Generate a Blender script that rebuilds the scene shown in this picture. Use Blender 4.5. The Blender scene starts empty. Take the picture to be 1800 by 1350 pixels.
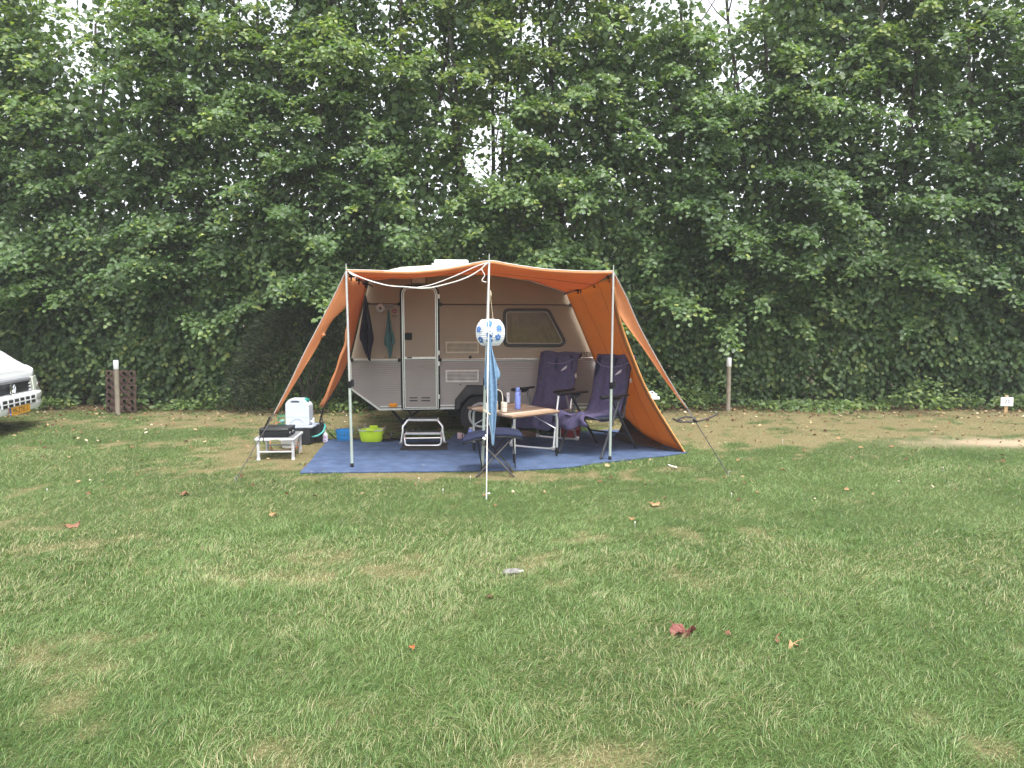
import bpy, bmesh, math, random
import numpy as np
from mathutils import Vector, Matrix, Euler
random.seed(7)
RNG = np.random.default_rng(11)
SC = bpy.context.scene
COL = SC.collection

# ------------------------------------------------------------------ camera
CAM_H, FPX, HOR = 1.58, 1280.0, 549.0
PITCH = math.atan((675 - HOR) / FPX)
cam_d = bpy.data.cameras.new('camera')
cam_d.sensor_width = 36
cam_d.lens = 36 * FPX / 1800
cam_d.clip_end = 2000
cam = bpy.data.objects.new('camera', cam_d)
cam.location = (0, 0, CAM_H)
cam.rotation_euler = (math.pi / 2 - PITCH, 0, 0)
COL.objects.link(cam)
SC.camera = cam

# ------------------------------------------------------------------ world, sun, exposure
SUN_EL, SUN_AZ = math.radians(70), math.radians(150)      # azimuth from +Y (towards the trees) to +X: high over the right shoulder
world = bpy.data.worlds.new('World')
SC.world = world
world.use_nodes = True
wn = world.node_tree
wn.nodes.clear()
sky = wn.nodes.new('ShaderNodeTexSky')
sky.sky_type = 'NISHITA'
sky.sun_disc = False
sky.sun_elevation = SUN_EL
sky.sun_rotation = SUN_AZ
sky.air_density = 1.0
sky.dust_density = 4.0
hs = wn.nodes.new('ShaderNodeHueSaturation')             # cloud cover: the blue is mostly gone
hs.inputs['Saturation'].default_value = 0.22
bg = wn.nodes.new('ShaderNodeBackground')
bg.inputs['Strength'].default_value = 0.15
wo = wn.nodes.new('ShaderNodeOutputWorld')
wn.links.new(sky.outputs[0], hs.inputs['Color'])
wn.links.new(hs.outputs[0], bg.inputs['Color'])
wn.links.new(bg.outputs[0], wo.inputs['Surface'])
sun_d = bpy.data.lights.new('sun', 'SUN')
sun_d.energy = 1.1
sun_d.angle = math.radians(20)
sun_d.color = (1.0, 0.96, 0.9)
sun = bpy.data.objects.new('sun', sun_d)
sd = Vector((math.sin(SUN_AZ) * math.cos(SUN_EL), math.cos(SUN_AZ) * math.cos(SUN_EL), math.sin(SUN_EL)))
sun.rotation_euler = sd.to_track_quat('Z', 'Y').to_euler()
sun.location = sd * 30
COL.objects.link(sun)
SC.view_settings.view_transform = 'Standard'
SC.view_settings.look = 'None'
SC.view_settings.gamma = 1
SC.view_settings.use_curve_mapping = False
SC.view_settings.exposure = 1.8
SC.cycles.max_bounces = 8
SC.cycles.diffuse_bounces = 4
SC.cycles.transmission_bounces = 6
SC.cycles.transparent_max_bounces = 8

# ------------------------------------------------------------------ measuring helpers
CP, SP = math.cos(PITCH), math.sin(PITCH)
def ray(u, v):
    a, b = (u - 900) / FPX, -(v - 675) / FPX
    return Vector((a, CP + b * SP, -SP + b * CP))
def at(u, v, Y):
    d = ray(u, v)
    return Vector((0, 0, CAM_H)) + d * (Y / d.y)
def onz(u, v, z=0.0):
    d = ray(u, v)
    return Vector((0, 0, CAM_H)) + d * ((z - CAM_H) / d.z)

# ------------------------------------------------------------------ mesh helpers
def frame_of(d):
    d = d.normalized()
    up = Vector((0, 0, 1)) if abs(d.z) < 0.95 else Vector((1, 0, 0))
    x = d.cross(up).normalized()
    return x, x.cross(d).normalized()

class MB:
    def __init__(self): self.v, self.f = [], []
    def add(self, vs, fs):
        n = len(self.v)
        self.v += [Vector(p) for p in vs]
        self.f += [tuple(i + n for i in f) for f in fs]
        return self
    def box(self, c, s, rz=0.0, rx=0.0, ry=0.0):
        R = Euler((rx, ry, rz)).to_matrix()
        vs = [Vector(c) + R @ Vector((sx * s[0] / 2, sy * s[1] / 2, sz * s[2] / 2))
              for sz in (-1, 1) for sx, sy in ((-1, -1), (1, -1), (1, 1), (-1, 1))]
        return self.add(vs, [(3, 2, 1, 0), (4, 5, 6, 7), (0, 1, 5, 4), (1, 2, 6, 5), (2, 3, 7, 6), (3, 0, 4, 7)])
    def tube(self, pts, r, n=8, caps=True, flat=1.0):
        pts = [Vector(p) for p in pts]
        rs = r if isinstance(r, (list, tuple)) else [r] * len(pts)
        vs, fs = [], []
        px = None
        for i, p in enumerate(pts):
            a = pts[max(i - 1, 0)]; b = pts[min(i + 1, len(pts) - 1)]
            x, y = frame_of(b - a)
            if px is not None and x.dot(px) < 0: x, y = -x, -y
            px = x
            for k in range(n):
                t = 2 * math.pi * k / n
                vs.append(p + x * (math.cos(t) * rs[i]) + y * (math.sin(t) * rs[i] * flat))
        for i in range(len(pts) - 1):
            for k in range(n):
                k2 = (k + 1) % n
                fs.append((i * n + k, i * n + k2, (i + 1) * n + k2, (i + 1) * n + k))
        if caps:
            fs.append(tuple(range(n - 1, -1, -1)))
            fs.append(tuple((len(pts) - 1) * n + k for k in range(n)))
        return self.add(vs, fs)
    def lathe(self, prof, c=(0, 0, 0), n=20, axis='z'):
        vs, fs = [], []
        for (r, h) in prof:
            for k in range(n):
                t = 2 * math.pi * k / n
                a, b = r * math.cos(t), r * math.sin(t)
                p = {'z': (a, b, h), 'y': (a, h, b), 'x': (h, a, b)}[axis]
                vs.append(Vector(c) + Vector(p))
        for i in range(len(prof) - 1):
            for k in range(n):
                k2 = (k + 1) % n
                fs.append((i * n + k, i * n + k2, (i + 1) * n + k2, (i + 1) * n + k))
        fs.append(tuple(range(n - 1, -1, -1)))
        fs.append(tuple((len(prof) - 1) * n + k for k in range(n)))
        return self.add(vs, fs)
    def prism(self, poly, y0, y1):
        """outline in x,z pulled from y0 to y1"""
        n = len(poly)
        vs = [(p[0], y0, p[1]) for p in poly] + [(p[0], y1, p[1]) for p in poly]
        fs = [tuple(range(n)), tuple(range(2 * n - 1, n - 1, -1))]
        fs += [(i, i + n, (i + 1) % n + n, (i + 1) % n) for i in range(n)]
        return self.add(vs, fs)
    def slab(self, poly, z0, z1):
        n = len(poly)
        vs = [(p[0], p[1], z0) for p in poly] + [(p[0], p[1], z1) for p in poly]
        fs = [tuple(range(n - 1, -1, -1)), tuple(range(n, 2 * n))]
        fs += [(i, (i + 1) % n, (i + 1) % n + n, i + n) for i in range(n)]
        return self.add(vs, fs)
    def grid(self, rows, closed=False):
        m = len(rows[0])
        vs = [p for r in rows for p in r]
        fs = []
        for i in range(len(rows) - 1):
            for j in range(m if closed else m - 1):
                j2 = (j + 1) % m
                fs.append((i * m + j, i * m + j2, (i + 1) * m + j2, (i + 1) * m + j))
        return self.add(vs, fs)
    def ring(self, poly, w, y0, y1):
        """frame of width w along a closed outline in x,z (inside the outline)"""
        n = len(poly)
        c = Vector((sum(p[0] for p in poly) / n, sum(p[1] for p in poly) / n))
        inn = inset(poly, w)
        vs = [(p[0], y0, p[1]) for p in poly] + [(p[0], y0, p[1]) for p in inn] + \
             [(p[0], y1, p[1]) for p in poly] + [(p[0], y1, p[1]) for p in inn]
        fs = []
        for i in range(n):
            j = (i + 1) % n
            fs += [(i, j, n + j, n + i), (2 * n + j, 2 * n + i, 3 * n + i, 3 * n + j),
                   (j, i, 2 * n + i, 2 * n + j), (n + i, n + j, 3 * n + j, 3 * n + i)]
        return self.add(vs, fs)

def inset(poly, w):
    n = len(poly)
    out = []
    area = sum(poly[i][0] * poly[(i + 1) % n][1] - poly[(i + 1) % n][0] * poly[i][1] for i in range(n))
    s = 1 if area > 0 else -1
    for i in range(n):
        p0, p1, p2 = Vector(poly[i - 1][:2]), Vector(poly[i][:2]), Vector(poly[(i + 1) % n][:2])
        d1, d2 = (p1 - p0).normalized(), (p2 - p1).normalized()
        n1, n2 = Vector((-d1.y, d1.x)) * s, Vector((-d2.y, d2.x)) * s
        b = (n1 + n2)
        b = b.normalized() if b.length > 1e-6 else n1
        k = max(b.dot(n1), 0.35)
        q = p1 + b * (w / k)
        out.append((q.x, q.y))
    return out

def rounded(poly, r, seg=4):
    """round the corners of an outline; r a number or one per corner"""
    n = len(poly)
    out = []
    for i in range(n):
        rr = r[i] if isinstance(r, (list, tuple)) else r
        p0, p1, p2 = Vector(poly[i - 1]), Vector(poly[i]), Vector(poly[(i + 1) % n])
        if rr <= 0:
            out.append(tuple(p1)); continue
        a = p1 + (p0 - p1).normalized() * min(rr, (p0 - p1).length * .45)
        b = p1 + (p2 - p1).normalized() * min(rr, (p2 - p1).length * .45)
        for k in range(seg + 1):
            t = k / seg
            q = a * (1 - t) ** 2 + p1 * 2 * t * (1 - t) + b * t * t
            out.append((q.x, q.y))
    return out

def spline(pts, n):
    pts = [Vector(p) for p in pts]
    out = []
    m = len(pts) - 1
    for k in range(n):
        t = k / (n - 1) * m
        i = min(int(t), m - 1); f = t - i
        p0, p1, p2, p3 = pts[max(i - 1, 0)], pts[i], pts[i + 1], pts[min(i + 2, m)]
        out.append(0.5 * ((2 * p1) + (p2 - p0) * f + (2 * p0 - 5 * p1 + 4 * p2 - p3) * f * f + (3 * p1 - p0 - 3 * p2 + p3) * f ** 3))
    return out

def lerp(a, b, t): return a + (b - a) * t

def thing(name, label, cat, loc=(0, 0, 0), rz=0.0, group=None):
    o = bpy.data.objects.new(name, None)
    COL.objects.link(o)
    o.empty_display_size = .1
    o.location = loc; o.rotation_euler = (0, 0, rz)
    o['label'] = label; o['category'] = cat
    if group: o['group'] = group
    return o

def tag(o, label, cat, group=None):
    o['label'] = label; o['category'] = cat
    if group: o['group'] = group
    return o

def root_of(o):
    while o.parent: o = o.parent
    return o

def part(name, mb, m, parent=None, world=False, bevel=0, solid=0, sub=0, smooth=35, label=None):
    vs = mb.v
    if world and parent is not None:
        r = root_of(parent)
        M = (Matrix.Translation(r.location) @ r.rotation_euler.to_matrix().to_4x4()).inverted()
        vs = [M @ p for p in vs]
    me = bpy.data.meshes.new(name)
    me.from_pydata([tuple(p) for p in vs], [], mb.f)
    bm = bmesh.new(); bm.from_mesh(me)
    bmesh.ops.recalc_face_normals(bm, faces=bm.faces)
    bm.to_mesh(me); bm.free()
    if smooth:
        me.polygons.foreach_set('use_smooth', [True] * len(me.polygons))
        try: me.set_sharp_from_angle(angle=math.radians(smooth))
        except Exception: pass
    me.materials.append(m)
    o = bpy.data.objects.new(name, me)
    COL.objects.link(o)
    if parent is not None: o.parent = parent
    if solid:
        s = o.modifiers.new('thick', 'SOLIDIFY'); s.thickness = solid; s.offset = 0
    if bevel:
        b = o.modifiers.new('bevel', 'BEVEL'); b.width = bevel; b.segments = 2; b.limit_method = 'ANGLE'; b.angle_limit = math.radians(40)
    if sub:
        s = o.modifiers.new('sub', 'SUBSURF'); s.levels = sub; s.render_levels = sub
    if label: o['label'] = label
    return o

def lettering(txt, size, loc, m, parent, rot=(math.pi / 2, 0, 0), ext=0.0008, align='CENTER', name='lettering', space=1.0):
    c = bpy.data.curves.new(name, 'FONT')
    c.body = txt; c.size = size; c.extrude = ext; c.align_x = align; c.align_y = 'CENTER'; c.space_character = space
    c.resolution_u = 3
    c.materials.append(m)
    tmp = bpy.data.objects.new(name, c)
    COL.objects.link(tmp)
    me = bpy.data.meshes.new_from_object(tmp.evaluated_get(bpy.context.evaluated_depsgraph_get()))
    bpy.data.objects.remove(tmp); bpy.data.curves.remove(c)
    me.name = name
    me.transform(Matrix.Translation(loc) @ Euler(rot).to_matrix().to_4x4())
    if not me.materials: me.materials.append(m)
    # every character its own object
    bm = bmesh.new(); bm.from_mesh(me); bpy.data.meshes.remove(me)
    bm.verts.ensure_lookup_table()
    seen, out = set(), []
    for v0 in bm.verts:
        if v0.index in seen: continue
        st, isl = [v0], []
        seen.add(v0.index)
        while st:
            v = st.pop(); isl.append(v)
            for e in v.link_edges:
                w = e.other_vert(v)
                if w.index not in seen: seen.add(w.index); st.append(w)
        ids = {v.index: k for k, v in enumerate(isl)}
        fs = {f for v in isl for f in v.link_faces}
        out.append(part('letter', MB().add([v.co for v in isl], [tuple(ids[v.index] for v in f.verts) for f in fs]), m, parent, smooth=0))
    bm.free()
    return out

def structure(name, mb, m, kind='structure', **k):
    o = part(name, mb, m, **k); o['kind'] = kind
    return o

# ------------------------------------------------------------------ materials
def nd(nt, t, **k):
    n = nt.nodes.new(t)
    for a, b in k.items(): setattr(n, a, b)
    return n

def mat(name, col, rough=.5, metal=0.0, var=.12, scale=12.0, bump=0.0, bscale=60.0, trans=0.0, tcol=None, spec=.5, dirt=None, alpha=None, coat=0):
    m = bpy.data.materials.new(name)
    m.use_nodes = True
    nt = m.node_tree
    p = nt.nodes['Principled BSDF']
    out = nt.nodes['Material Output']
    p.inputs['Roughness'].default_value = rough
    p.inputs['Metallic'].default_value = metal
    p.inputs['Specular IOR Level'].default_value = spec
    if coat: p.inputs['Coat Weight'].default_value = coat
    tc = nd(nt, 'ShaderNodeTexCoord')
    no = nd(nt, 'ShaderNodeTexNoise')
    no.inputs['Scale'].default_value = scale
    no.inputs['Detail'].default_value = 5
    nt.links.new(tc.outputs['Object'], no.inputs['Vector'])
    mx = nd(nt, 'ShaderNodeMix', data_type='RGBA')
    c2 = dirt if dirt else tuple(c * (1 - var) for c in col)
    c1 = col if dirt else tuple(min(c * (1 + var), 1) for c in col)
    mx.inputs[6].default_value = (*c1, 1); mx.inputs[7].default_value = (*c2, 1)
    rp = nd(nt, 'ShaderNodeMapRange')
    rp.inputs[1].default_value = .5 if dirt else .3; rp.inputs[2].default_value = .75 if dirt else .7
    nt.links.new(no.outputs['Fac'], rp.inputs[0])
    nt.links.new(rp.outputs[0], mx.inputs[0])
    nt.links.new(mx.outputs[2], p.inputs['Base Color'])
    if bump:
        n2 = nd(nt, 'ShaderNodeTexNoise'); n2.inputs['Scale'].default_value = bscale; n2.inputs['Detail'].default_value = 3
        nt.links.new(tc.outputs['Object'], n2.inputs['Vector'])
        b = nd(nt, 'ShaderNodeBump'); b.inputs['Strength'].default_value = bump; b.inputs['Distance'].default_value = .01
        nt.links.new(n2.outputs['Fac'], b.inputs['Height'])
        nt.links.new(b.outputs[0], p.inputs['Normal'])
    if trans:
        t = nd(nt, 'ShaderNodeBsdfTranslucent')
        t.inputs['Color'].default_value = (*(tcol or col), 1)
        ms = nd(nt, 'ShaderNodeMixShader'); ms.inputs[0].default_value = trans
        nt.links.new(p.outputs[0], ms.inputs[1]); nt.links.new(t.outputs[0], ms.inputs[2])
        nt.links.new(ms.outputs[0], out.inputs['Surface'])
    return m

def ribbed(name, col, pitch, depth, rough=.45, dirt=(.3, .27, .23)):
    m = mat(name, col, rough, dirt=None, var=.11, scale=2.2)
    nt = m.node_tree
    p = nt.nodes['Principled BSDF']
    tc = nd(nt, 'ShaderNodeTexCoord')
    w = nd(nt, 'ShaderNodeTexWave', wave_type='BANDS', bands_direction='Z', wave_profile='SIN')
    w.inputs['Scale'].default_value = 1 / (pitch * 3.18)
    nt.links.new(tc.outputs['Object'], w.inputs['Vector'])
    pw = nd(nt, 'ShaderNodeMath', operation='POWER'); pw.inputs[1].default_value = 4
    nt.links.new(w.outputs['Fac'], pw.inputs[0])
    b = nd(nt, 'ShaderNodeBump'); b.inputs['Strength'].default_value = depth; b.inputs['Distance'].default_value = .006
    nt.links.new(pw.outputs[0], b.inputs['Height'])
    nt.links.new(b.outputs[0], p.inputs['Normal'])
    return m

def leafmat(name, attr, cols, rough=.5, trans=.35, tboost=(1.5, 1.7, .7), spec=.3):
    """cols: list of (pos, rgb) on the per-leaf random value"""
    m = bpy.data.materials.new(name); m.use_nodes = True
    nt = m.node_tree
    p = nt.nodes['Principled BSDF']; out = nt.nodes['Material Output']
    a = nd(nt, 'ShaderNodeAttribute'); a.attribute_name = attr
    cr = nd(nt, 'ShaderNodeValToRGB')
    e = cr.color_ramp.elements
    while len(e) < len(cols): e.new(.5)
    for k, (ps, c) in enumerate(cols):
        e[k].position = ps; e[k].color = (*c, 1)
    nt.links.new(a.outputs['Fac'], cr.inputs[0])
    nt.links.new(cr.outputs[0], p.inputs['Base Color'])
    p.inputs['Roughness'].default_value = rough
    p.inputs['Specular IOR Level'].default_value = spec
    t = nd(nt, 'ShaderNodeBsdfTranslucent')
    mu = nd(nt, 'ShaderNodeMix', data_type='RGBA', blend_type='MULTIPLY')
    mu.inputs[0].default_value = 1
    mu.inputs[7].default_value = (*tboost, 1)
    nt.links.new(cr.outputs[0], mu.inputs[6])
    nt.links.new(mu.outputs[2], t.inputs['Color'])
    ms = nd(nt, 'ShaderNodeMixShader'); ms.inputs[0].default_value = trans
    nt.links.new(p.outputs[0], ms.inputs[1]); nt.links.new(t.outputs[0], ms.inputs[2])
    nt.links.new(ms.outputs[0], out.inputs['Surface'])
    return m

def np_mesh(name, V, faces_flat, loop_counts, m, attrs=None, parent=None, smooth=False):
    """V (n,3); faces_flat loop vertex ids; loop_counts per face; attrs {name: per-face array}"""
    me = bpy.data.meshes.new(name)
    me.vertices.add(len(V)); me.vertices.foreach_set('co', np.asarray(V, np.float32).ravel())
    me.loops.add(len(faces_flat)); me.loops.foreach_set('vertex_index', np.asarray(faces_flat, np.int32))
    nf = len(loop_counts)
    me.polygons.add(nf)
    st = np.concatenate([[0], np.cumsum(loop_counts)[:-1]]).astype(np.int32)
    me.polygons.foreach_set('loop_start', st)
    me.polygons.foreach_set('loop_total', np.asarray(loop_counts, np.int32))
    if smooth: me.polygons.foreach_set('use_smooth', np.ones(nf, bool))
    me.update(calc_edges=True)
    for k, arr in (attrs or {}).items():
        at_ = me.attributes.new(k, 'FLOAT', 'FACE')
        at_.data.foreach_set('value', np.asarray(arr, np.float32))
    me.materials.append(m)
    o = bpy.data.objects.new(name, me)
    COL.objects.link(o)
    if parent is not None: o.parent = parent
    return o

# value noise
_T = RNG.random((256, 256))
def vnoise(x, y, s=1.0, o=0):
    x = np.asarray(x, float) / s + 37.3 + o * 17.1; y = np.asarray(y, float) / s + 91.7 + o * 5.3
    xi, yi = np.floor(x).astype(int), np.floor(y).astype(int)
    fx, fy = x - xi, y - yi
    fx, fy = fx * fx * (3 - 2 * fx), fy * fy * (3 - 2 * fy)
    g = lambda a, b: _T[a % 256, b % 256]
    return (g(xi, yi) * (1 - fx) + g(xi + 1, yi) * fx) * (1 - fy) + (g(xi, yi + 1) * (1 - fx) + g(xi + 1, yi + 1) * fx) * fy
def fbm(x, y, s=1.0, o=0):
    return (vnoise(x, y, s, o) * .5 + vnoise(x, y, s / 2.1, o + 3) * .3 + vnoise(x, y, s / 4.3, o + 7) * .2)
def sstep(a, b, x):
    t = np.clip((x - a) / (b - a), 0, 1)
    return t * t * (3 - 2 * t)

# palette
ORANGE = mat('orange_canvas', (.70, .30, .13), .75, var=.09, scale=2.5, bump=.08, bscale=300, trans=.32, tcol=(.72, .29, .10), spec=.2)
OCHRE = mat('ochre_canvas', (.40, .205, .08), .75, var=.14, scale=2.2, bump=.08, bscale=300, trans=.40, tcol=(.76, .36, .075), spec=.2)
ALU = mat('brushed_aluminium', (.72, .72, .72), .32, metal=.85, var=.08, scale=30)
ALUPALE = mat('pale_anodised_tube', (.52, .53, .52), .35, metal=.5, var=.05)
STEEL = mat('grey_green_tube', (.42, .48, .44), .4, metal=.4, var=.1)
BLACK = mat('black_plastic', (.010, .010, .012), .5, var=.2, spec=.25)
DARK = mat('dark_grey_frame', (.026, .028, .035), .5, var=.2, spec=.3)
RUBBER = mat('rubber', (.016, .016, .018), .8, var=.2, bump=.1)
WHITEP = mat('white_plastic', (.78, .79, .8), .35, var=.04)
WHITEROPE = mat('white_rope', (.66, .64, .60), .8, var=.1)
STRAP = mat('dark_webbing', (.05, .045, .045), .8, var=.2)
PURPLE = mat('purple_terry', (.070, .060, .114), .95, var=.2, scale=25, bump=.5, bscale=220, spec=.1)
NAVY = mat('navy_padding', (.017, .022, .048), .85, var=.15, bump=.15, bscale=150, spec=.15)
# ================================================================== SETTING
CARPET = [onz(u, v) for u, v in ((528, 833), (660, 831.5), (800, 830), (920, 828), (1000, 823.5), (1060, 814.5), (1120, 808), (1170, 803), (1207, 797),
                                 (1165, 770), (1118, 758), (1070, 757), (960, 764), (880, 764), (800, 764), (792, 774), (700, 774), (577, 774))]
def inside(px, py, poly):
    r = np.zeros(len(px), bool)
    n = len(poly)
    for i in range(n):
        x1, y1, x2, y2 = poly[i][0], poly[i][1], poly[(i + 1) % n][0], poly[(i + 1) % n][1]
        c = ((y1 > py) != (y2 > py)) & (px < (x2 - x1) * (py - y1) / (y2 - y1 + 1e-12) + x1)
        r ^= c
    return r

def blob(x, y, cx, cy, rx, ry): return np.exp(-(((x - cx) / rx) ** 2 + ((y - cy) / ry) ** 2))
def masks(x, y):
    """dry: bleached or trodden turf; sand: bare sandy soil; litter: brown ground under the hedge"""
    x = np.asarray(x, float); y = np.asarray(y, float)
    w = fbm(x, y, 1.3, 1) - .5
    n2 = fbm(x, y, .5, 2) - .5
    litter = sstep(11.0, 12.2, y + w * 1.6)
    edge = np.where(x > 1.0, 8.75, 9.7)
    band = sstep(-.35, .5, y + w * 1.3 + n2 * .6 - edge) * np.where(x < -5.2, .45, 1)
    dry = .85 * band
    dry = np.maximum(dry, 1.1 * blob(x, y, -2.6, 8.2, 1.0, 1.15))
    dry = np.maximum(dry, .7 * blob(x, y, -4.6, 8.6, 1.0, .3))
    dry = np.maximum(dry, .75 * blob(x, y, -.6, 6.95, 2.0, .22))
    dry = np.maximum(dry, .7 * blob(x, y, 1.6, 7.2, .5, .15))
    dry = np.maximum(dry, .58 * blob(x, y, -.55, 4.42, 1.2, .28))
    dry = np.maximum(dry, .55 * blob(x, y, -2.2, 3.25, .45, .22))
    dry = np.maximum(dry, .5 * blob(x, y, -1.75, 2.75, .5, .13))
    dry = np.maximum(dry, .6 * blob(x, y, .3, 2.45, .45, .15))
    dry = np.maximum(dry, .45 * blob(x, y, 1.1, 5.0, .8, .25))
    dry = np.maximum(dry, .4 * blob(x, y, -2.6, 4.9, 1.0, .3))
    dry = np.maximum(dry, .16 * sstep(.55, .75, fbm(x, y, .8, 5)))
    n3 = fbm(x, y, .16, 6) - .5
    dry = np.clip(dry + w * .25, 0, 1)
    dry = np.clip(sstep(.28, .80, dry + (n2 * 1.0 + n3 * 1.9) * (dry > .05)) * np.where(y < 6.4, .62, .9), 0, 1)
    sand = blob(x, y, 6.9, 8.75, 1.7, .30)
    sand = np.clip(sand * 1.4 + n2 * .5 * (sand > .08), 0, 1)
    return dry, sand, litter

# ---- ground: one sheet to the horizon
def make_ground():
    xs = np.concatenate([[-90, -60, -40, -28, -20], np.linspace(-13, 13, 261), [20, 28, 40, 60, 90]])
    ys = np.concatenate([[-60, -40, -25, -14, -8, -2], np.linspace(.5, 14.5, 141), [18, 26, 38, 55, 80, 120]])
    X, Y = np.meshgrid(xs, ys)
    near = (np.abs(X) < 12.9) & (Y > .6) & (Y < 14.3)
    Z = np.where(near, (fbm(X, Y, 1.7, 9) - .5) * .03, 0)
    Z = np.where((Y > 6.3) & (np.abs(X) < 3.4) & (Y < 12), np.minimum(Z, 0) * .2, Z)
    V = np.stack([X.ravel(), Y.ravel(), Z.ravel()], 1)
    nx, ny = len(xs), len(ys)
    idx = np.arange(nx * ny).reshape(ny, nx)
    F = np.stack([idx[:-1, :-1], idx[:-1, 1:], idx[1:, 1:], idx[1:, :-1]], -1).reshape(-1)
    m = bpy.data.materials.new('turf_and_soil'); m.use_nodes = True
    nt = m.node_tree; p = nt.nodes['Principled BSDF']
    p.inputs['Roughness'].default_value = .95; p.inputs['Specular IOR Level'].default_value = .1
    tc = nd(nt, 'ShaderNodeTexCoord')
    def noise(s, d=6):
        n = nd(nt, 'ShaderNodeTexNoise'); n.inputs['Scale'].default_value = s; n.inputs['Detail'].default_value = d
        nt.links.new(tc.outputs['Object'], n.inputs['Vector']); return n.outputs['Fac']
    def attr(n):
        a = nd(nt, 'ShaderNodeAttribute'); a.attribute_name = n; return a.outputs['Fac']
    def ramp(f, a, b, ca, cb):
        r = nd(nt, 'ShaderNodeMapRange'); r.inputs[1].default_value = a; r.inputs[2].default_value = b
        nt.links.new(f, r.inputs[0])
        return mix(r.outputs[0], ca, cb)
    def mix(f, a, b):
        x = nd(nt, 'ShaderNodeMix', data_type='RGBA')
        nt.links.new(f, x.inputs[0])
        for i, c in ((6, a), (7, b)):
            if isinstance(c, tuple): x.inputs[i].default_value = (*c, 1)
            else: nt.links.new(c, x.inputs[i])
        return x.outputs[2]
    fine, med = noise(70), noise(9)
    green = ramp(fine, .35, .65, (.036, .056, .017), (.08, .108, .036))
    dry = ramp(fine, .32, .68, (.115, .09, .044), (.235, .195, .105))
    brown = ramp(noise(38), .35, .65, (.055, .040, .025), (.15, .11, .068))
    sand = ramp(noise(50), .3, .7, (.27, .21, .14), (.42, .33, .235))
    sandn = mix(attr('dry'), green, dry)
    c = mix(attr('litter'), sandn, brown)
    c = mix(attr('sand'), c, sand)
    nt.links.new(c, p.inputs['Base Color'])
    b = nd(nt, 'ShaderNodeBump'); b.inputs['Strength'].default_value = .8; b.inputs['Distance'].default_value = .02
    nt.links.new(noise(110), b.inputs['Height']); nt.links.new(b.outputs[0], p.inputs['Normal'])
    o = np_mesh('ground', V, F, np.full(len(F) // 4, 4), m, smooth=True)
    d, s, l = masks(V[:, 0], V[:, 1])
    for n, a in (('dry', d), ('sand', s), ('litter', l)):
        at_ = o.data.attributes.new(n, 'FLOAT', 'POINT'); at_.data.foreach_set('value', a.astype(np.float32))
    o['kind'] = 'structure'
    return o
make_ground()
def gz(x, y):
    z = (fbm(x, y, 1.7, 9) - .5) * .03
    return np.where((y > 6.3) & (np.abs(x) < 3.4) & (y < 12), np.minimum(z, 0) * .2, z)

# ---- carpet laid on the grass
CARPETM = mat('blue_needle_felt', (.064, .095, .170), .95, var=.22, scale=7, bump=.5, bscale=260, spec=.1)
CE = []
for k in range(len(CARPET)):
    a, b = CARPET[k], CARPET[(k + 1) % len(CARPET)]
    m_ = max(1, int((b - a).length / .12))
    for q in range(m_):
        c_ = a.lerp(b, q / m_)
        CE.append((c_.x + .012 * (random.random() - .5), c_.y + .018 * (random.random() - .5)))
structure('carpet', MB().slab(CE, .004, .014), CARPETM, smooth=0)

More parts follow.
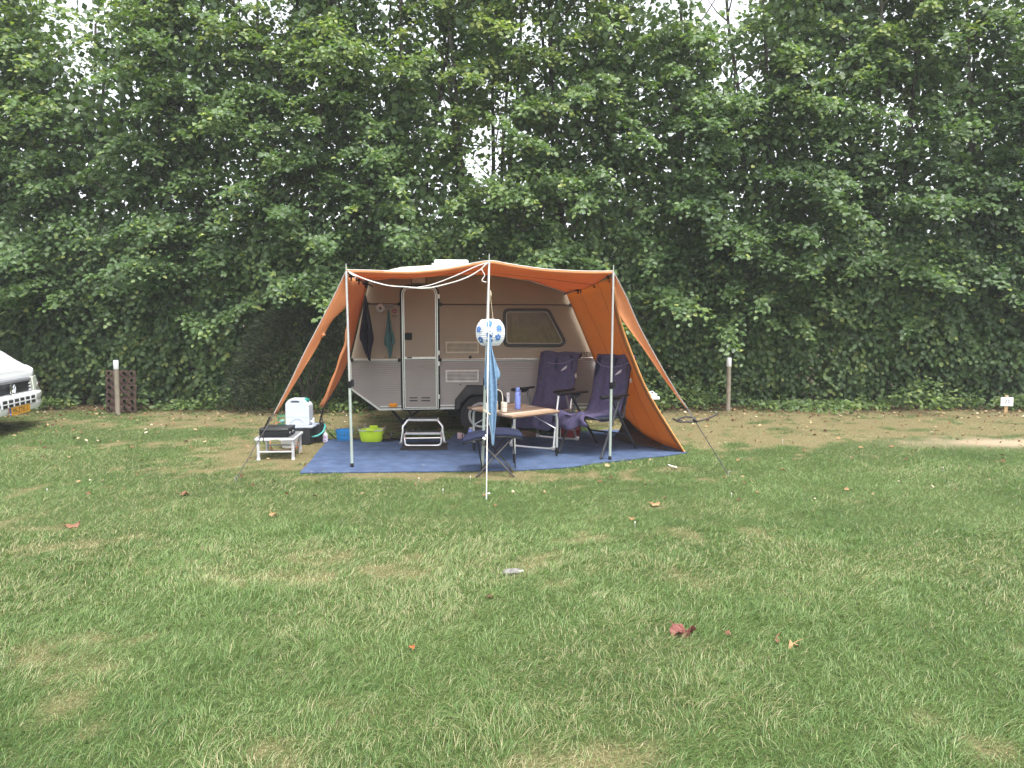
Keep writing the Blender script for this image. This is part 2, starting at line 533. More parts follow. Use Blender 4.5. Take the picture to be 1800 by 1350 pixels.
# ---- grass
def make_grass():
    K = 1440000
    y = 1.7 + (12.3 - 1.7) * RNG.random(K)
    half = .74 * y + 1.6
    x = (RNG.random(K) * 2 - 1) * half
    # thinner with distance: what a blade covers in the eye shrinks
    dens = np.clip(1.15 * (3.6 / y) ** 1.15, .22, 1.0) * (half / (.74 * 12.3 + 1.6)) ** .35
    d, s, l = masks(x, y)
    keep = RNG.random(K) < dens * (1 - .3 * d) * (1 - .97 * np.clip(s * 1.5, 0, 1)) * (1 - .88 * l)
    keep &= ~inside(x, y, [(c[0], c[1]) for c in CARPET])
    keep &= ~((y > 9.55) & (y < 11.6) & (x > -2.1) & (x < 1.4) & (RNG.random(K) < .5))
    x, y, d = x[keep], y[keep], d[keep]
    n = len(x)
    tuft = sstep(.45, .75, fbm(x, y, .38, 12))
    lush = np.clip(1 - d * 1.3, .15, 1)
    h = (.014 + .020 * RNG.random(n) ** 1.6 + .026 * tuft * RNG.random(n)) * (.5 + .6 * lush) * np.clip(1.15 - .02 * y, .8, 1.2)
    wd = (.0015 + .0014 * RNG.random(n)) * np.clip(y / 3.6, .9, 2.1)
    ang = RNG.random(n) * 2 * np.pi
    flow = fbm(x, y, .35, 15) * 22
    lean = (.6 + 1.2 * RNG.random(n)) * h
    dx = np.cos(ang) * lean * .95 + np.cos(flow) * lean * .5; dy = np.sin(ang) * lean * .95 + np.sin(flow) * lean * .5
    sx, sy = -np.sin(ang + .6), np.cos(ang + .6)
    z0 = gz(x, y) - .004
    far = y > 5.2
    P = lambda fx, fz, fw: np.stack([x + dx * fx + sx * wd * fw, y + dy * fx + sy * wd * fw, z0 + h * fz], 1)
    b1, b2 = P(0, 0, -.5), P(0, 0, .5)
    m1, m2 = P(.38, .66, -.42), P(.38, .66, .42)
    tp = P(1.0, .86, 0)
    V = np.stack([b1, b2, m2, m1, tp], 1).reshape(-1, 3)
    base = np.arange(n) * 5
    nr = base[~far]; fr_ = base[far]                    # far blades are one triangle
    V = V.reshape(n, 5, 3)
    V[far, 2] = V[far, 3] = V[far, 4]
    V = V.reshape(-1, 3)
    quads = np.stack([nr, nr + 1, nr + 2, nr + 3], 1)
    tris = np.stack([nr + 3, nr + 2, nr + 4], 1)
    ft = np.stack([fr_, fr_ + 1, fr_ + 4], 1)
    F = np.concatenate([quads.ravel(), tris.ravel(), ft.ravel()])
    cnt = np.concatenate([np.full(len(nr), 4), np.full(len(nr), 3), np.full(len(fr_), 3)])
    r = np.clip(.36 + .21 * RNG.standard_normal(n) + .75 * (fbm(x, y, .8, 21) - .5), 0, .70)
    isdry = RNG.random(n) < np.clip(.05 + .26 * sstep(.42, .66, fbm(x * .6, y, .7, 23)) + .5 * d, 0, .85)
    r = np.where(isdry, .78 + .22 * RNG.random(n), r)
    gm = leafmat('grass_blade', 'tone', [(0, (.040, .084, .020)), (.3, (.084, .162, .036)), (.52, (.142, .232, .066)), (.7, (.235, .305, .135)), (.82, (.29, .28, .14)), (1, (.42, .37, .23))],
                 rough=.5, trans=.28, tboost=(1.2, 1.4, .6), spec=.4)
    o = np_mesh('grass', V, F, cnt, gm, {'tone': np.concatenate([r[~far], r[~far], r[far]])})
    o['kind'] = 'stuff'
    print('grass blades', n)
make_grass()

# ---- leaf builder (numpy): ovate folded leaves
def leaf_arrays(P, T, N, L, W, fold=.16, droop=.12, simple=False):
    """P base points, T tip directions, N face normals, L lengths, W widths -> verts, loops, counts (2 quads each)"""
    T = T / np.linalg.norm(T, axis=1, keepdims=True)
    S = np.cross(T, N); S /= np.linalg.norm(S, axis=1, keepdims=True) + 1e-9
    N = np.cross(S, T)
    L = L[:, None]; W = W[:, None]
    def q(t, s, u): return P + T * (L * t) + S * (W * s) + N * (W * u)
    if simple:
        V = np.stack([q(0, 0, 0), q(.45, -.5, .05), q(1, 0, 0), q(.45, .5, .05)], 1).reshape(-1, 3)
        return V, np.arange(len(P) * 4), np.full(len(P), 4)
    ks = [q(0, 0, 0), q(.28, -.46, fold), q(.68, -.42, fold * .8), q(1.0, 0, -droop), q(.68, .42, fold * .8), q(.28, .46, fold)]
    V = np.stack(ks, 1).reshape(-1, 3)
    b = np.arange(len(P)) * 6
    F = np.concatenate([np.stack([b, b + 1, b + 2, b + 3], 1), np.stack([b, b + 3, b + 4, b + 5], 1)]).ravel()
    return V, F, np.full(len(P) * 2, 4)

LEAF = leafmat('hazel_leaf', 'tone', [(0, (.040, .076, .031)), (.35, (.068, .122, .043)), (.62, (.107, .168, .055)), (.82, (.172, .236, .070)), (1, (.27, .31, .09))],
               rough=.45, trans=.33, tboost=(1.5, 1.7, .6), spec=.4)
BARK = mat('bark', (.075, .065, .052), .9, var=.35, scale=9, bump=.6, bscale=40)

# gaps where the crowns let the sky through: x, z at the row of stems, radius
GAPS = [((u - 900) / FPX * 13, CAM_H + (HOR - v) / FPX * 13, r / FPX * 13) for u, v, r in
        ((150, 35, 36), (168, 85, 26), (1250, 0, 46), (1225, 25, 20), (1290, 150, 20), (860, 300, 20), (845, 262, 22), (868, 240, 18), (890, 180, 15), (930, 70, 18), (945, 110, 14),
         (418, 352, 16), (425, 400, 12), (195, 145, 18), (690, 20, 15), (1545, 228, 22), (1520, 195, 14), (850, 330, 12), (470, 10, 22), (1740, 10, 25), (560, 360, 10), (1010, 60, 16), (1130, 40, 16),
         (620, 20, 12), (660, 100, 10), (760, 60, 10), (780, 190, 12), (1440, 130, 10), (1390, 470, 8))]
def gapfac(x, z):
    f = np.ones(len(x))
    for gx, gz_, r in GAPS:
        d = np.hypot(x - gx, (z - gz_) * .9) / (r * 1.9)
        f = np.minimum(f, .04 + .96 * sstep(.6, 1.35, d))
    return f

def front(x, z):
    """how far forward the foliage face stands: clipped below, loose and overhanging above"""
    up = sstep(2.3, 4.2, z)
    low = 12.12 + (fbm(x, z, 1.1, 31) - .5) * .55 + .25 * sstep(.7, 0, z)
    high = 11.9 + (fbm(x, z, 2.3, 33) - .5) * 2.6 + (fbm(x, z, .9, 35) - .5) * .8 + .16 * np.maximum(z - 4, 0)
    return low * (1 - up) + high * up

def make_tree(i, tx, label, height, nspray):
    t = thing('hazel_tree', label, 'tree', (tx, 13.1, 0), group='tall hazels grown together into a hedge')
    rg = np.random.default_rng(100 + i)
    org = np.array([tx, 13.1, 0.0])
    # stems and limbs
    mb = MB()
    tops = []
    for k in range(5):
        a = 2 * math.pi * (k + rg.random() * .6) / 5
        bx, by = .12 * math.cos(a), .12 * math.sin(a)
        lean = .28 + .3 * rg.random()
        hh = height * (.72 + .25 * rg.random())
        pts = []
        for s in range(7):
            f = s / 6
            pts.append((bx + math.cos(a) * lean * f * 2.0 + .05 * rg.standard_normal() * f, by + math.sin(a) * lean * f * 1.0 + .05 * rg.standard_normal() * f, hh * f - .05))
        mb.tube(pts, [.055 * (1 - .8 * s / 6) + .008 for s in range(7)], 6)
        for b in range(7):
            f = .18 + .75 * rg.random(); j = int(f * 6); q = Vector(pts[j]).lerp(Vector(pts[min(j + 1, 6)]), f * 6 - j)
            aa = rg.random() * 2 * math.pi
            ln = (.6 + .8 * rg.random()) * (1.15 - f * .5)
            d = Vector((math.cos(aa), math.sin(aa) * .8 - .25, .55 + .5 * rg.random()))
            mb.tube([q, q + d * ln * .5, q + d * ln + Vector((0, 0, .1))], [.016, .011, .004], 5)
    trunk = part('trunk', mb, BARK, t)
    # boughs reach out of the hedge in shelves; sprays (short twigs of alternate leaves) sit along them
    tips, dirs, upw, deps = [], [], [], []
    nb_ = int(72 * height / 9)
    for b in range(nb_):
        z0 = 1.5 + (height - 1.7) * (b + rg.random()) / nb_
        hf = (z0 - 1.5) / (height - 1.5)
        az = rg.normal(0, .75)
        bl = (1.15 + 1.0 * rg.random()) * (1.1 - .45 * hf)
        x0, y0 = tx + .35 * rg.standard_normal(), 13.0 + .25 * rg.standard_normal() + .25 * hf
        rise = .18 + .5 * rg.random()
        dd = np.array([math.sin(az), -math.cos(az)])
        nsp = int(bl * 13)
        for q in range(nsp):
            f = .18 + .82 * (q + rg.random()) / nsp
            p = np.array([x0 + dd[0] * bl * f, y0 + dd[1] * bl * f, z0 + rise * bl * f - .42 * bl * f * f])
            sg = 1 if q % 2 else -1
            aa = sg * (1.05 - .75 * f * f) + .25 * rg.standard_normal()
            d2 = np.array([dd[0] * math.cos(aa) - dd[1] * math.sin(aa), dd[0] * math.sin(aa) + dd[1] * math.cos(aa), .02 + .22 * rg.standard_normal() - .15 * f])
            tips.append(p + d2 * .30 * (1.15 - .5 * f)); dirs.append(d2 / np.linalg.norm(d2)); upw.append(1.0)
            deps.append((1 - f) * 1.4)
    tips = np.array(tips); dirs = np.array(dirs)
    ok = rg.random(len(tips)) < gapfac(tips[:, 0], tips[:, 2])
    tips, dirs, upw, deps = tips[ok], dirs[ok], np.array(upw)[ok], np.array(deps)[ok]
    # the clipped lower face
    ns = int(nspray * .60)
    px = tx + rg.uniform(-1.25, 1.25, ns)
    pz = .03 + 2.75 * rg.random(ns)
    fy = front(px, np.minimum(pz, 2.3))
    dep = rg.exponential(.16, ns)
    holl = sstep(.30, .44, fbm(px + 50, pz, .75, 41))
    ok = rg.random(ns) < .42 + .58 * holl
    px, pz, fy, dep = px[ok], pz[ok], fy[ok], dep[ok]
    yaw = rg.standard_normal(len(px)) * .9
    pit = -.5 + .4 * rg.standard_normal(len(px))
    D = np.stack([np.sin(yaw) * np.cos(pit), -np.cos(yaw) * np.cos(pit), np.sin(pit)], 1)
    tip = np.concatenate([np.stack([px, fy + dep, pz], 1), tips])
    D = np.concatenate([D, dirs])
    upv = np.concatenate([.5 * sstep(1.9, 2.9, pz), upw])
    dep = np.concatenate([dep, deps])
    pz = tip[:, 2]
    ns = len(tip)
    NL = 12
    ln = (.34 + .34 * rg.random(ns)) * (1 + .55 * upv)
    start = tip - D * ln[:, None]
    k = (np.arange(NL) + .6) / NL
    bend = np.zeros((ns, NL, 3)); bend[:, :, 2] = -(k[None, :] ** 2) * (.10 + .12 * upv[:, None])
    P = start[:, None, :] + D[:, None, :] * (ln[:, None] * k[None, :])[:, :, None] + bend
    side = np.where(np.arange(NL) % 2, 1.0, -1.0)[None, :, None]
    H = np.cross(D, np.array([0, 0, 1.0])); H /= np.linalg.norm(H, axis=1, keepdims=True)
    T = D[:, None, :] * .55 + H[:, None, :] * side * .8 + rg.standard_normal((ns, NL, 3)) * .28
    T[:, :, 2] -= .30 + .35 * (1 - upv[:, None])
    U = np.zeros((ns, NL, 3))
    U[:, :, 2] = .45 + .55 * upv[:, None]
    U[:, :, 1] = -(1.0 - .45 * upv[:, None])
    N = U + rg.standard_normal((ns, NL, 3)) * .38
    P = P + T * .015 + rg.standard_normal((ns, NL, 3)) * .018
    size = (.072 + .036 * rg.random((ns, NL))) * (.9 + .2 * rg.random((ns, 1))) * (1 - .38 * np.abs(k[None, :] - .55)) 
    fresh = np.clip(rg.random(ns) ** 3, 0, 1)
    hue = .10 * rg.standard_normal(); spr = .11 * rg.standard_normal((ns, 1))
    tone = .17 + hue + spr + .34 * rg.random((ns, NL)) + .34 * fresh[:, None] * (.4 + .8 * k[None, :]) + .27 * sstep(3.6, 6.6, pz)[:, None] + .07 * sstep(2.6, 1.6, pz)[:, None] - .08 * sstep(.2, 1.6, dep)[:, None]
    P, T, N = P.reshape(-1, 3), T.reshape(-1, 3), N.reshape(-1, 3)
    size = size.ravel(); tone = np.clip(tone.ravel(), 0, 1)
    tw = rg.random(len(tone)) < .010
    tone = np.where(tw, 1.0, tone)
    keep = (P[:, 2] > .02)
    P, T, N, size, tone = P[keep], T[keep], N[keep], size[keep], tone[keep]
    V1, F1, C1 = leaf_arrays(P - org, T, N, size, size * (.78 + .12 * rg.random(len(size))))
    # denser inner foliage behind
    nb = int(11500 * (height / 8.5))
    bx = tx + np.clip(rg.standard_normal(nb) * 1.0, -2, 2)
    bz = .05 + (height - .2) * rg.random(nb)
    by = np.maximum(front(bx, bz) + .30, 12.35) + 1.9 * rg.random(nb) ** 1.4
    cz = np.clip(1.05 - ((bz - height * .45) / (height * .58)) ** 4, 0, 1)
    ok = rg.random(nb) < gapfac(bx, bz) * cz
    bx, by, bz = bx[ok], by[ok], bz[ok]
    nb = len(bx)
    Tb = rg.standard_normal((nb, 3)) * .7; Tb[:, 2] -= .5
    Nb = rg.standard_normal((nb, 3)) * .6 + np.array([0, -.8, .4])
    Sb = .082 + .05 * rg.random(nb)
    V2, F2, C2 = leaf_arrays(np.stack([bx, by, bz], 1) - org, Tb, Nb, Sb * 1.12, Sb * 1.0, simple=True)
    tone2 = .25 + .45 * rg.random(nb)
    nl = len(P)
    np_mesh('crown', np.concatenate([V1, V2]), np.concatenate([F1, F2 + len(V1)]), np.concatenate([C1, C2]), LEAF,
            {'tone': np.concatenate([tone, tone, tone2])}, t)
    return nl + nb

TREES = [(-11.4, 'hazel beyond the white van, outermost on its side of the hedge', 8.6),
         (-9.3, 'hazel rising behind the roof of the white van', 9.2),
         (-7.6, 'hazel behind the rusty perforated panel and its white-topped post', 7.2),
         (-5.7, 'full leafy hazel between the white-topped post and the dark conifer bush', 9.0),
         (-3.9, 'dark hazel behind the conifer bush and the white jerrycan', 9.4),
         (-2.2, 'hazel behind the door end of the caravan', 9.0),
         (-.5, 'thin-stemmed hazel behind the caravan roof hatch with pale sky showing through', 9.2),
         (1.2, 'hazel behind the orange awning and the two purple chairs', 9.3),
         (3.0, 'hazel behind the caravan drawbar and the awning guy strap', 8.0),
         (4.8, 'hazel behind the solitary post on the numbered sign side', 8.6),
         (6.6, 'dark hazel between that solitary post and the sign reading 20', 9.0),
         (8.4, 'hazel standing right behind the sign reading 20', 8.7),
         (10.4, 'hazel past the sign reading 20, last of the hedge', 9.0)]
tot = sum(make_tree(i, x, l, h, 1350) for i, (x, l, h) in enumerate(TREES))
print('leaves', tot)

# ---- dark conifer bush against the hedge
def make_conifer():
    t = thing('conifer_bush', 'dark fine-needled conifer bush growing against the hedge behind the jerrycan', 'bush', (-3.35, 11.75, 0))
    rg = np.random.default_rng(5)
    n = 24000
    a = rg.random(n) * 2 * np.pi; zz = rg.random(n) ** .8 * 1.62
    rad = (1.28 * (.7+.5*vnoise(a*2.2, zz, .35, 8)) * np.sqrt(np.clip(1 - (zz / 1.75) ** 2, 0, 1)) * (.75 + .3 * fbm(a * 1.2, zz, .5, 3))) * (.55 + .45 * rg.random(n) ** .4)
    x = np.cos(a) * rad * 1.1; y = np.sin(a) * rad * .55
    P = np.stack([x, y, zz], 1)
    T = np.stack([np.cos(a), np.sin(a) * .8 - .2, .5 + .4 * rg.standard_normal(n)], 1) + rg.standard_normal((n, 3)) * .45
    N = rg.standard_normal((n, 3)) + np.array([0, -.4, .6])
    L = .04 + .05 * rg.random(n)
    V, F, C = leaf_arrays(P, T, N, L, L * .2, simple=True)
    m = leafmat('conifer_needles', 'tone', [(0, (.016, .028, .014)), (.5, (.028, .046, .02)), (.8, (.055, .06, .028)), (1, (.10, .08, .045))], rough=.6, trans=.12, spec=.25)
    tn = rg.random(n) * .85
    np_mesh('foliage', V, F, C, m, {'tone': tn}, t)
    mb = MB()
    for k in range(5):
        aa = 2 * math.pi * k / 5
        mb.tube([(0, .1, -.03), (.12 * math.cos(aa), .1 + .1 * math.sin(aa), .4), (.35 * math.cos(aa), .1 + .15 * math.sin(aa), .9)], [.03, .02, .006], 5)
    part('stem', mb, BARK, t)
make_conifer()

# ---- low plants along the hedge foot
def make_undergrowth():
    rg = np.random.default_rng(8)
    nc = 430
    cx = rg.uniform(-11, 11, nc); cy = 11.95 - rg.exponential(.16, nc) + .25 * (fbm(cx, cx * 0, .9, 3) - .5)
    ch = (.10 + .26 * rg.random(nc)) * (.5 + sstep(.35, .65, fbm(cx, cx * 0, .8, 4)))
    ok = ~((cx > -2.3) & (cx < 1.3) & (cy < 11.7)) & ~((cx > -7.3) & (cx < -6.6))
    cx, cy, ch = cx[ok], cy[ok], ch[ok]; nc = len(cx)
    per = 20
    a = rg.random((nc, per)) * 2 * np.pi; rr = .17 * np.sqrt(rg.random((nc, per)))
    z = ch[:, None] * (rg.random((nc, per)) ** .7)
    P = np.stack([cx[:, None] + np.cos(a) * rr, cy[:, None] + np.sin(a) * rr * .8, z + .01], 2).reshape(-1, 3)
    T = np.stack([np.cos(a), np.sin(a) - .3, -.1 + .4 * rg.standard_normal(a.shape)], 2).reshape(-1, 3)
    N = rg.standard_normal((nc * per, 3)) * .4 + np.array([0, -.5, .9])
    L = .035 + .05 * rg.random(nc * per)
    V, F, C = leaf_arrays(P, T, N, L, L * .72)
    tn = np.clip(.3 + .45 * rg.random(nc * per) + np.repeat(.25 * rg.random(nc) ** 2, per), 0, 1)
    o = np_mesh('undergrowth', V, F, C, LEAF, {'tone': np.concatenate([tn, tn])}); o['kind'] = 'stuff'
make_undergrowth()

# ---- dead leaves and crumbs of straw on the ground
def make_litter():
    rg = np.random.default_rng(9)
    n1, n2 = 3000, 260
    x1 = rg.uniform(-10.5, 10.5, n1); y1 = 12.2 - rg.exponential(.95, n1)
    x2 = rg.uniform(-7, 7, n2); y2 = rg.uniform(6.0, 10, n2)
    x = np.concatenate([x1, x2]); y = np.concatenate([y1, y2])
    ok = (y > 3) & (np.abs(x) < .74 * y + 1.5) & ~inside(x, y, [(c[0], c[1]) for c in CARPET])
    ok &= ~((x > -2.0) & (x < 1.3) & (y > 9.6) & (y < 11.4) & (rg.random(len(x)) < .5))
    x, y = x[ok], y[ok]; n = len(x)
    a = rg.random(n) * 2 * np.pi
    P = np.stack([x, y, gz(x, y) + .012 + .012 * rg.random(n)], 1)
    T = np.stack([np.cos(a), np.sin(a), .25 * rg.standard_normal(n)], 1)
    N = rg.standard_normal((n, 3)) * .45 + np.array([0, -.25, 1])
    L = .022 + .04 * rg.random(n)
    V, F, C = leaf_arrays(P, T, N, L, L * (.45 + .4 * rg.random(n)), fold=.28)
    m = leafmat('dead_leaf', 'tone', [(0, (.075, .04, .022)), (.4, (.16, .09, .045)), (.7, (.27, .17, .085)), (.9, (.38, .29, .16)), (1, (.55, .5, .4))], rough=.7, trans=.1, tboost=(1.1, 1, .8), spec=.2)
    tn = rg.random(n)
    o = np_mesh('leaf_litter', V, F, C, m, {'tone': np.concatenate([tn, tn])}); o['kind'] = 'stuff'
make_litter()

# pale specks of clover in the turf
def make_clover():
    rg = np.random.default_rng(19)
    n = 12
    y = rg.uniform(5, 9, n); x = rg.uniform(-1, 1, n) * .72 * y
    ok = ~inside(x, y, [(c[0], c[1]) for c in CARPET]); x, y = x[ok], y[ok]
    mb = MB()
    for a, b in zip(x, y):
        mb.lathe([(.002, .03), (.005, .036), (.0045, .042), (.002, .048)], (a, b, 0), 6)
        mb.tube([(a, b, -.002), (a, b, .032)], .001, 3)
    structure('clover_flowers', mb, mat('clover', (.72, .7, .66), .8, var=.1), kind='stuff')
make_clover()

# ---- thin volume added to lighten the darks like a lens-flare veil
air = MB().box((0, 30, 4.9), (200, 200, 11.8))
hz_m = bpy.data.materials.new('flare_veil'); hz_m.use_nodes = True
hn = hz_m.node_tree; hn.nodes.clear()
ho = nd(hn, 'ShaderNodeOutputMaterial'); hv = nd(hn, 'ShaderNodeVolumePrincipled')
hv.inputs['Color'].default_value = (.95, .97, 1, 1); hv.inputs['Density'].default_value = .0017
hn.links.new(hv.outputs[0], ho.inputs['Volume'])
structure('flare_haze', air, hz_m, kind='stuff', smooth=0)

# crumbs and grass bits trodden onto the carpet, flat weeds in the turf
def make_crumbs():
    rg = np.random.default_rng(29)
    x = rg.uniform(-2.1, 2.0, 900); y = 6.95 + rg.exponential(.5, 900)
    ok = inside(x, y, [(c[0], c[1]) for c in CARPET]); x, y = x[ok][:170], y[ok][:170]; n = len(x)
    a = rg.random(n) * 6.28
    P = np.stack([x, y, np.full(n, .017)], 1)
    L = .010 + .022 * rg.random(n) ** 2
    V, F, C = leaf_arrays(P, np.stack([np.cos(a), np.sin(a), 0 * a], 1), np.tile([0, 0, 1.0], (n, 1)) + .2 * rg.standard_normal((n, 3)), L, L * .35, simple=True)
    tn = rg.random(n)
    o = np_mesh('carpet_crumbs', V, F, C, bpy.data.materials['dead_leaf'], {'tone': tn}); o['kind'] = 'stuff'
make_crumbs()
# ================================================================== CARAVAN
CRX, CRY, CRZ = at(617, 700, 9.04).x, 9.04, math.radians(5.3)
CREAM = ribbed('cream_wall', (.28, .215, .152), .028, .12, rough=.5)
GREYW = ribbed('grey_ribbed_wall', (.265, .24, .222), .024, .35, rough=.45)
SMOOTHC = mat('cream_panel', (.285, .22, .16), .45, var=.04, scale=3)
ROOFM = mat('cream_roof', (.80, .76, .66), .4, var=.05, dirt=(.66, .6, .48), scale=2.5)
BROWN = mat('brown_trim', (.12, .06, .04), .5)
AMBER = mat('amber_lens', (.85, .33, .02), .25, var=.1, trans=.2)
GLASS = bpy.data.materials.new('tinted_acrylic'); GLASS.use_nodes = True
_nt = GLASS.node_tree; _nt.nodes.clear()
_o = nd(_nt, 'ShaderNodeOutputMaterial'); _m = nd(_nt, 'ShaderNodeMixShader'); _t = nd(_nt, 'ShaderNodeBsdfTransparent'); _g = nd(_nt, 'ShaderNodeBsdfGlossy'); _f = nd(_nt, 'ShaderNodeFresnel')
_t.inputs[0].default_value = (.80, .76, .70, 1); _g.inputs['Roughness'].default_value = .03; _f.inputs[0].default_value = 1.5
_nt.links.new(_f.outputs[0], _m.inputs[0]); _nt.links.new(_t.outputs[0], _m.inputs[1]); _nt.links.new(_g.outputs[0], _m.inputs[2]); _nt.links.new(_m.outputs[0], _o.inputs[0])

caravan = thing('caravan', 'small old cream and grey ribbed caravan with a slanted side window behind the awning', 'caravan', (CRX, CRY, 0), CRZ)
def cv(u, v, off=0.0):
    """pixel of the photograph -> x, z on the caravan's door side (off: metres in front of it)"""
    d = ray(u, v); c, s = math.cos(CRZ), math.sin(CRZ)
    n = Vector((s, -c, 0)); o = Vector((0, 0, CAM_H)); r = Vector((CRX, CRY, 0)) + n * off
    t = (r - o).dot(n) / d.dot(n)
    p = o + d * t - r
    return (p.x * c + p.y * s, p.z)
def cw(x, y, z): return Vector((CRX + x * math.cos(CRZ) - y * math.sin(CRZ), CRY + x * math.sin(CRZ) + y * math.cos(CRZ), z))
WID = 1.95
top = [cv(*p) for p in ((650, 489), (662, 484), (700, 482), (780, 480), (860, 481), (930, 492), (994, 513))]
beltL, beltR = cv(617, 632), cv(1046, 630)
lower = [cv(618, 684), cv(668, 720)]
arch = [cv(*p) for p in ((803, 718.5), (805, 704), (823, 681), (868, 681), (886, 704), (888, 717.5))]
endR = [cv(1046, 717), cv(1060, 668)]
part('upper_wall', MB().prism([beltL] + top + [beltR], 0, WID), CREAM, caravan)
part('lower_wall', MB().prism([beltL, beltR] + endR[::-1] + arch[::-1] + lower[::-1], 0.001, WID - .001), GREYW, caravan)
# roof, crowned across the width
rows = []
for k in range(13):
    t = k / 12
    hgt = (4 * t * (1 - t)) ** .75
    rows.append([(p[0] + (.03 if i == 0 else 0), WID * (-.006 + 1.012 * t), p[1] + .004 + .15 * hgt * min(1, [0, .45, .85, 1, 1, .9, .15][i])) for i, p in enumerate(top)])
roof = part('roof', MB().grid(rows), ROOFM, caravan, solid=.012)
hx, hz = cv(786, 470)
hatch = part('roof_hatch', MB().box((hx + .06, 1.0, top[3][1] + .185), (.46, .46, .07)), WHITEP, roof, bevel=.02)
part('hatch_rim', MB().box((hx + .06, 1.0, top[3][1] + .155), (.52, .52, .03)), WHITEP, hatch, bevel=.006)
# awning rail along the roof edge
part('awning_rail', MB().tube([(p[0], -.012, p[1] - .006) for p in top], .009, 6), ALU, caravan)
def strip(mb, p, q, w, y0, y1):
    p, q = Vector(p), Vector(q); d = (q - p).normalized(); n = Vector((-d.y, d.x)) * w / 2
    return mb.prism([tuple(p - n), tuple(q - n), tuple(q + n), tuple(p + n)], y0, y1)
# horizontal rails
for a, b, w, m, nm in (((646, 534), (702, 534.5), .016, BROWN, 'upper_rail'), ((774, 535), (1003, 536), .016, BROWN, 'upper_rail'),
                       ((619, 632.6), (702, 633), .026, ALU, 'belt_rail'), ((774, 632.6), (1046, 630), .026, ALU, 'belt_rail')):
    r = part(nm, strip(MB(), cv(*a), cv(*b), w, -.014, .004), m, caravan, bevel=.003)
    part('insert', strip(MB(), cv(*a), cv(*b), w * .35, -.018, -.013), BROWN if m is ALU else BLACK, r)
    for e in (a, b):
        if not (e[0] > 1040):
            x, z = cv(*e); part('end_cap', MB().box((x, -.012, z), (.035, .03, .04)), BLACK, r, bevel=.005)
# sill and corner trims
for a, b in (((616, 633), (618, 684)), ((618, 684), (668, 720.5)), ((668, 720), (803, 717.5)), ((888, 717), (1046, 716))):
    part('sill_trim', strip(MB(), cv(*a), cv(*b), .022, -.012, .006), ALU, caravan, bevel=.003)
for a, b in (((668, 714.5), (803, 712)), ((888, 711), (1046, 710))):
    part('lower_trim', strip(MB(), cv(*a), cv(*b), .012, -.010, .006), ALU, caravan)
# wheel arch, wheel
ao = [cv(*p) for p in ((799, 719.5), (800, 702), (820.5, 676.5), (870, 676.5), (891, 702), (892, 718.5))]
ai = [cv(*p) for p in ((809, 719.5), (811, 708), (828, 694), (862, 694), (880, 708), (882, 718.5))]
mb = MB(); n = len(ao)
mb.v = [Vector((p[0], y, p[1])) for y in (-.03, .10) for poly in (ao, ai) for p in poly]
for i in range(n - 1):
    j = i + 1
    mb.f += [(i, j, n + j, n + i), (2 * n + j, 2 * n + i, 3 * n + i, 3 * n + j), (j, i, 2 * n + i, 2 * n + j), (n + i, n + j, 3 * n + j, 3 * n + i)]
mb.f += [(0, n, 3 * n, 2 * n), (n - 1, 3 * n - 1, 4 * n - 1, 2 * n - 1)]
part('wheel_arch', mb, mat('arch_plastic', (.022, .022, .024), .6, var=.25), caravan, bevel=.012)
wx, wz = cv(846, 730.5)
R_T = wz
def make_wheel(parent, x, y0, y1, z, r, hub):
    w = y1 - y0
    ty = part('tyre', MB().lathe([(r * .62, y0 + .01), (r * .80, y0), (r * .95, y0 + .012), (r, y0 + .045), (r, y1 - .045), (r * .95, y1), (r * .62, y1 - .01)], (x, 0, z), 36, 'y'), RUBBER, parent)
    h = part('hubcap', MB().lathe([(.001, y0 + .001), (r * .42, y0 - .006), (r * .46, y0 + .006), (r * .50, y0 - .002), (r * .58, y0 - .004), (r * .62, y0 + .012), (r * .62, y0 + .05)], (x, 0, z), 36, 'y'), hub, parent)
    part('trim_ring', MB().lathe([(r * .465, y0 - .010), (r * .485, y0 - .012), (r * .49, y0 - .001), (r * .465, y0 + .001)], (x, 0, z), 36, 'y'), BLACK, h)
HUB = mat('grey_hubcap', (.46, .45, .44), .35, metal=.2, var=.08)
wheel = part('axle', MB().tube([(wx, .08, wz), (wx, WID - .08, wz)], .04, 8), BLACK, caravan)
make_wheel(wheel, wx, .03, .20, wz, R_T, HUB)
make_wheel(wheel, wx, WID - .20, WID - .03, wz, R_T, HUB)
# door
DX0, DZ1 = cv(705.5, 503.5); DX1, DZ0 = cv(771, 719)
dpoly = rounded([(DX0, DZ0), (DX1, DZ0), (DX1, DZ1), (DX0, DZ1)], [.03, .03, .10, .10])
part('door_frame', MB().ring(inset(dpoly, -.022), .024, -.012, .004), BLACK, caravan)
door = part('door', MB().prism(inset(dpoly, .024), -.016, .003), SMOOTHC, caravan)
part('door_edge', MB().ring(dpoly, .012, -.024, .004), ALU, door)
part('door_seal', MB().ring(inset(dpoly, .011), .010, -.020, .004), BLACK, door)
part('door_rim', MB().ring(inset(dpoly, .020), .011, -.026, .004), ALU, door)
zs = cv(735, 629)[1]
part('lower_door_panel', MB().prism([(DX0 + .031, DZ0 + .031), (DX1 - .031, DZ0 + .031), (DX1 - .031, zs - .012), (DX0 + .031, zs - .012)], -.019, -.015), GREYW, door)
part('middle_bar', MB().box(((DX0 + DX1) / 2, -.019, zs), (DX1 - DX0 - .06, .014, .028)), ALU, door, bevel=.003)
hx, hz = cv(718, 591)
hd = part('door_handle', MB().prism(rounded([(hx - .045, hz - .045), (hx + .045, hz - .045), (hx + .045, hz + .045), (hx - .045, hz + .045)], .015), -.035, -.015), BLACK, door, bevel=.006)
